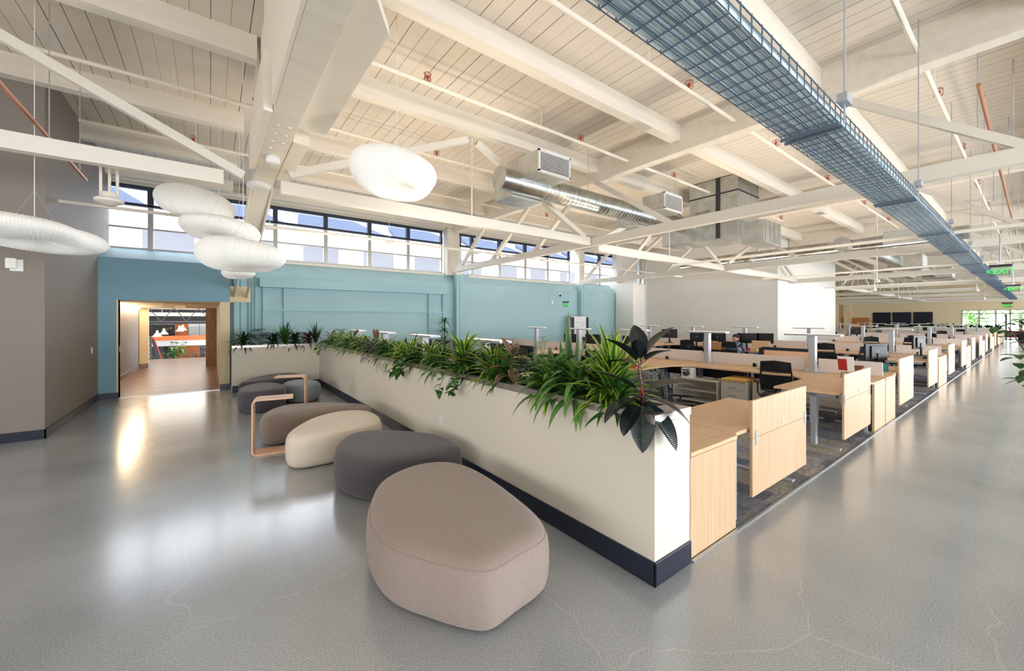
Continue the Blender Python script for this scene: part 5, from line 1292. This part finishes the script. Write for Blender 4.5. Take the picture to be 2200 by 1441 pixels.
# ------------------------------------------------------------------ atrium beyond the passage
struct('wall_atrium', M().box(-9, 4, 30.01, 30.2, -3, 2.6), 'bldg_far')
struct('ceiling_atrium', M().box(-9, 4, 22.0, 30.2, 2.5, 2.7), 'paint_white')
struct('wall_atrium_west', M().box(-9, -8.8, 18.9, 30, -3, 2.6), 'bldg_far')
struct('wall_atrium_south', M().box(-9, -1.95, 18.9, 19.0, -3, 2.6), 'paint_white')
struct('floor_atrium', M().box(-9, 4, 22.0, 30, -3.0, -2.9), 'plank_floor')
struct('floor_mezzanine', M().box(-9, 4, 28.6, 30, .35, .55), 'paint_white')
t = thing('balcony_edge', 'orange timber balcony edge across the atrium', 'balcony', (-9, 28.5, .5)); M().box(0, 13, 0, .1, 0, .26).build('fascia', 'orange_wood', t); M().box(0, 13, .02, .1, -.3, 0).build('steel_edge', 'grey_metal', t)
o = M()
for k in range(27): o.box(k * .5, k * .5 + .02, .03, .05, .26, .95)
o.box(0, 13, .02, .06, .93, .97); o.build('railing', 'dark_slot', t)
for k, (xa, xb, z0, z1, m_, nm, lab) in enumerate(((-1.62, -1.05, .55, 1.4, 'orange_wood', 'timber_cladding', 'orange timber panel on the upper atrium wall'), (-2.9, -1.62, .55, 1.35, 'dark_glass', 'dark_glazing', 'dark upper glazing across the atrium'),
        (-1.0, .8, .62, 1.2, 'grey_metal', 'cabinet_run', 'pale grey cabinets on the upper atrium level'), (-1.6, -.5, -2.9, .2, 'orange_wood', 'timber_cladding', 'orange timber panelling on the lower atrium wall'),
        (-5, -1.62, -2.9, .22, 'dark_glass', 'dark_glazing', 'dark lower glazing across the atrium'), (-.48, 2, -2.9, .22, 'dark_glass', 'dark_glazing', 'dark lower glazing beside the orange panelling'), (-5, -2.95, .6, 1.3, 'white_plastic', 'cabinet_run', 'white upper cabinets across the atrium'))):
    o = M().box(xa, xb, 29.9, 30, z0, z1)
    if 'cladding' in nm:
        for j in range(int((xb - xa) / .1)): o.box(xa + j * .1, xa + j * .1 + .012, 29.88, 29.9, z0, z1)
    tag(o.build(nm, m_), lab, 'panel')
t = thing('atrium_truss', 'black roof truss crossing the atrium', 'truss', (-6, 27, 1.5))
M().box(0, 9, -.04, .04, 0, .07).build('bottom_chord', 'dark_slot', t); M().box(0, 9, -.04, .04, .72, .8).build('top_chord', 'dark_slot', t)
for k in range(9): M().bar((k, 0, .05), (k + .5, 0, .75), .04, .04).bar((k + .5, 0, .75), (k + 1, 0, .05), .04, .04).build('diagonal', 'dark_slot', t)
for k, z in enumerate((1.92, 2.3)): tag(M().tube([(-7, 27.5 + k * .5, z), (3, 27.5 + k * .5, z)], .1, 12).cyl(-2, 27.5 + k * .5, z, 2.495, .01, 6).build('air_duct', 'paint_white', smooth='auto'), '%s white air duct across the atrium roof' % ('lower' if k == 0 else 'upper'), 'duct')
tag(M().box(-7, 3, 29.7, 30.005, 1.4, 2.2).build('dark_void', 'dark_slot'), 'dark roof band behind the atrium truss', 'panel')
def glass_pendant(x, y, z, lab):
    t = thing('glass_pendant', lab, 'lamp', (x, y, z), group=None)
    M().lathe([(.05, .22), (.09, .16), (.2, 0), (.195, 0), (.08, .15)], 20).build('glass_shade', 'lamp_shade_grey', t, smooth='auto')
    M().lathe([(.03, .3), (.05, .26), (.03, .21)], 10).build('bulb', 'bulb_warm', t); M().cyl(0, 0, .3, 2.49 - z, .005, 5).build('cord', 'dark_slot', t)
for k, (x, y, z, lab) in enumerate(((-2.15, 27, .78, 'largest glass bell pendant in the atrium'), (-1.95, 27.8, .86, 'glass bell pendant just behind the largest atrium one'), (-1.32, 28, 1.0, 'small glass bell pendant of the pair by the orange panel'), (-1.2, 28.2, 1.05, 'second small glass bell pendant of the pair'))): glass_pendant(x, y, z, lab)
t = thing('ladder_screen', 'black perforated upright beside the atrium stair', 'screen', (-2.3, 25, -2.9)); M().box(-.12, .12, -.03, .03, 0, 3.75).build('upright', 'dark_slot', t)
mm = M()
for k in range(16): mm.box(-.04, .04, -.034, -.03, .4 + k * .2, .45 + k * .2)
mm.build('slot_row', 'paper', t)
t = thing('stair_rail', 'sloping red edged stair rail in the atrium', 'rail', (-2.2, 25.3, 0)); M().bar((0, 0, .75), (.5, 0, -1.0), .04, .12).build('dark_stringer', 'dark_slot', t); M().bar((.06, -.05, .8), (.56, -.05, -.95), .03, .03).build('handrail', 'red_paint', t)
potted(-1.35, 25.5, -1.0, 'large green tree in a pot in the atrium', 'ficus', 'stone_white', .25, .35, 'potted_tree', 1.25)
for k, (x, y, lab) in enumerate(((-2.1, 25.5, 'low green plant in a white pot beside the atrium stair'), (-1.8, 26, 'leafy plant in a terracotta pot in the atrium'), (-.8, 25.8, 'small plant before the orange atrium panelling'), (-.45, 26, 'small plant by the rustic timber pier in the atrium'))):
    potted(x, y, -1.0, lab, 'bushy', ('stone_white', 'terracotta', 'stone_white', 'terracotta')[k], .2, .35, 'potted_plant', .6)
tag(M().box(-8.7, 3.9, 24.5, 28, -2.9, -1.0).build('atrium_ledge', 'stone_white'), 'white ledge with pots beyond the passage floor edge', 'ledge')
area('atrium_light', (-2, 25, 2.45), (0, 0, 0), 6, 3, 260, (1, .93, .85))
t = thing('led_strip', 'warm light strip along the top of the passage wall', 'lamp', (-1.94, 12.2, 2.0)); M().box(0, .03, 0, 6.4, 0, .03).build('diffuser', 'led_strip', t)
area('passage_light', (-1.86, 15.4, 2.0), (0, 0, 0), .05, 6.2, 50, (1, .8, .58))
area('passage_wash', (-1.9, 14.8, 1.9), (0, math.radians(-105), 0), .06, 5.5, 45, (1, .84, .64))  # bare light added to brighten the passage soffit
detector('smoke_detector', 'small round detector under the passage ceiling', 'detector', (-.9, 13.0, 2.05), .07, .05, 'wall_cream')
t = thing('emergency_light', 'small twin spot emergency light under the passage ceiling', 'lamp', (-.7, 15, 2.05)); M().box(-.12, .12, -.04, .04, -.06, 0).build('housing', 'wall_cream', t)
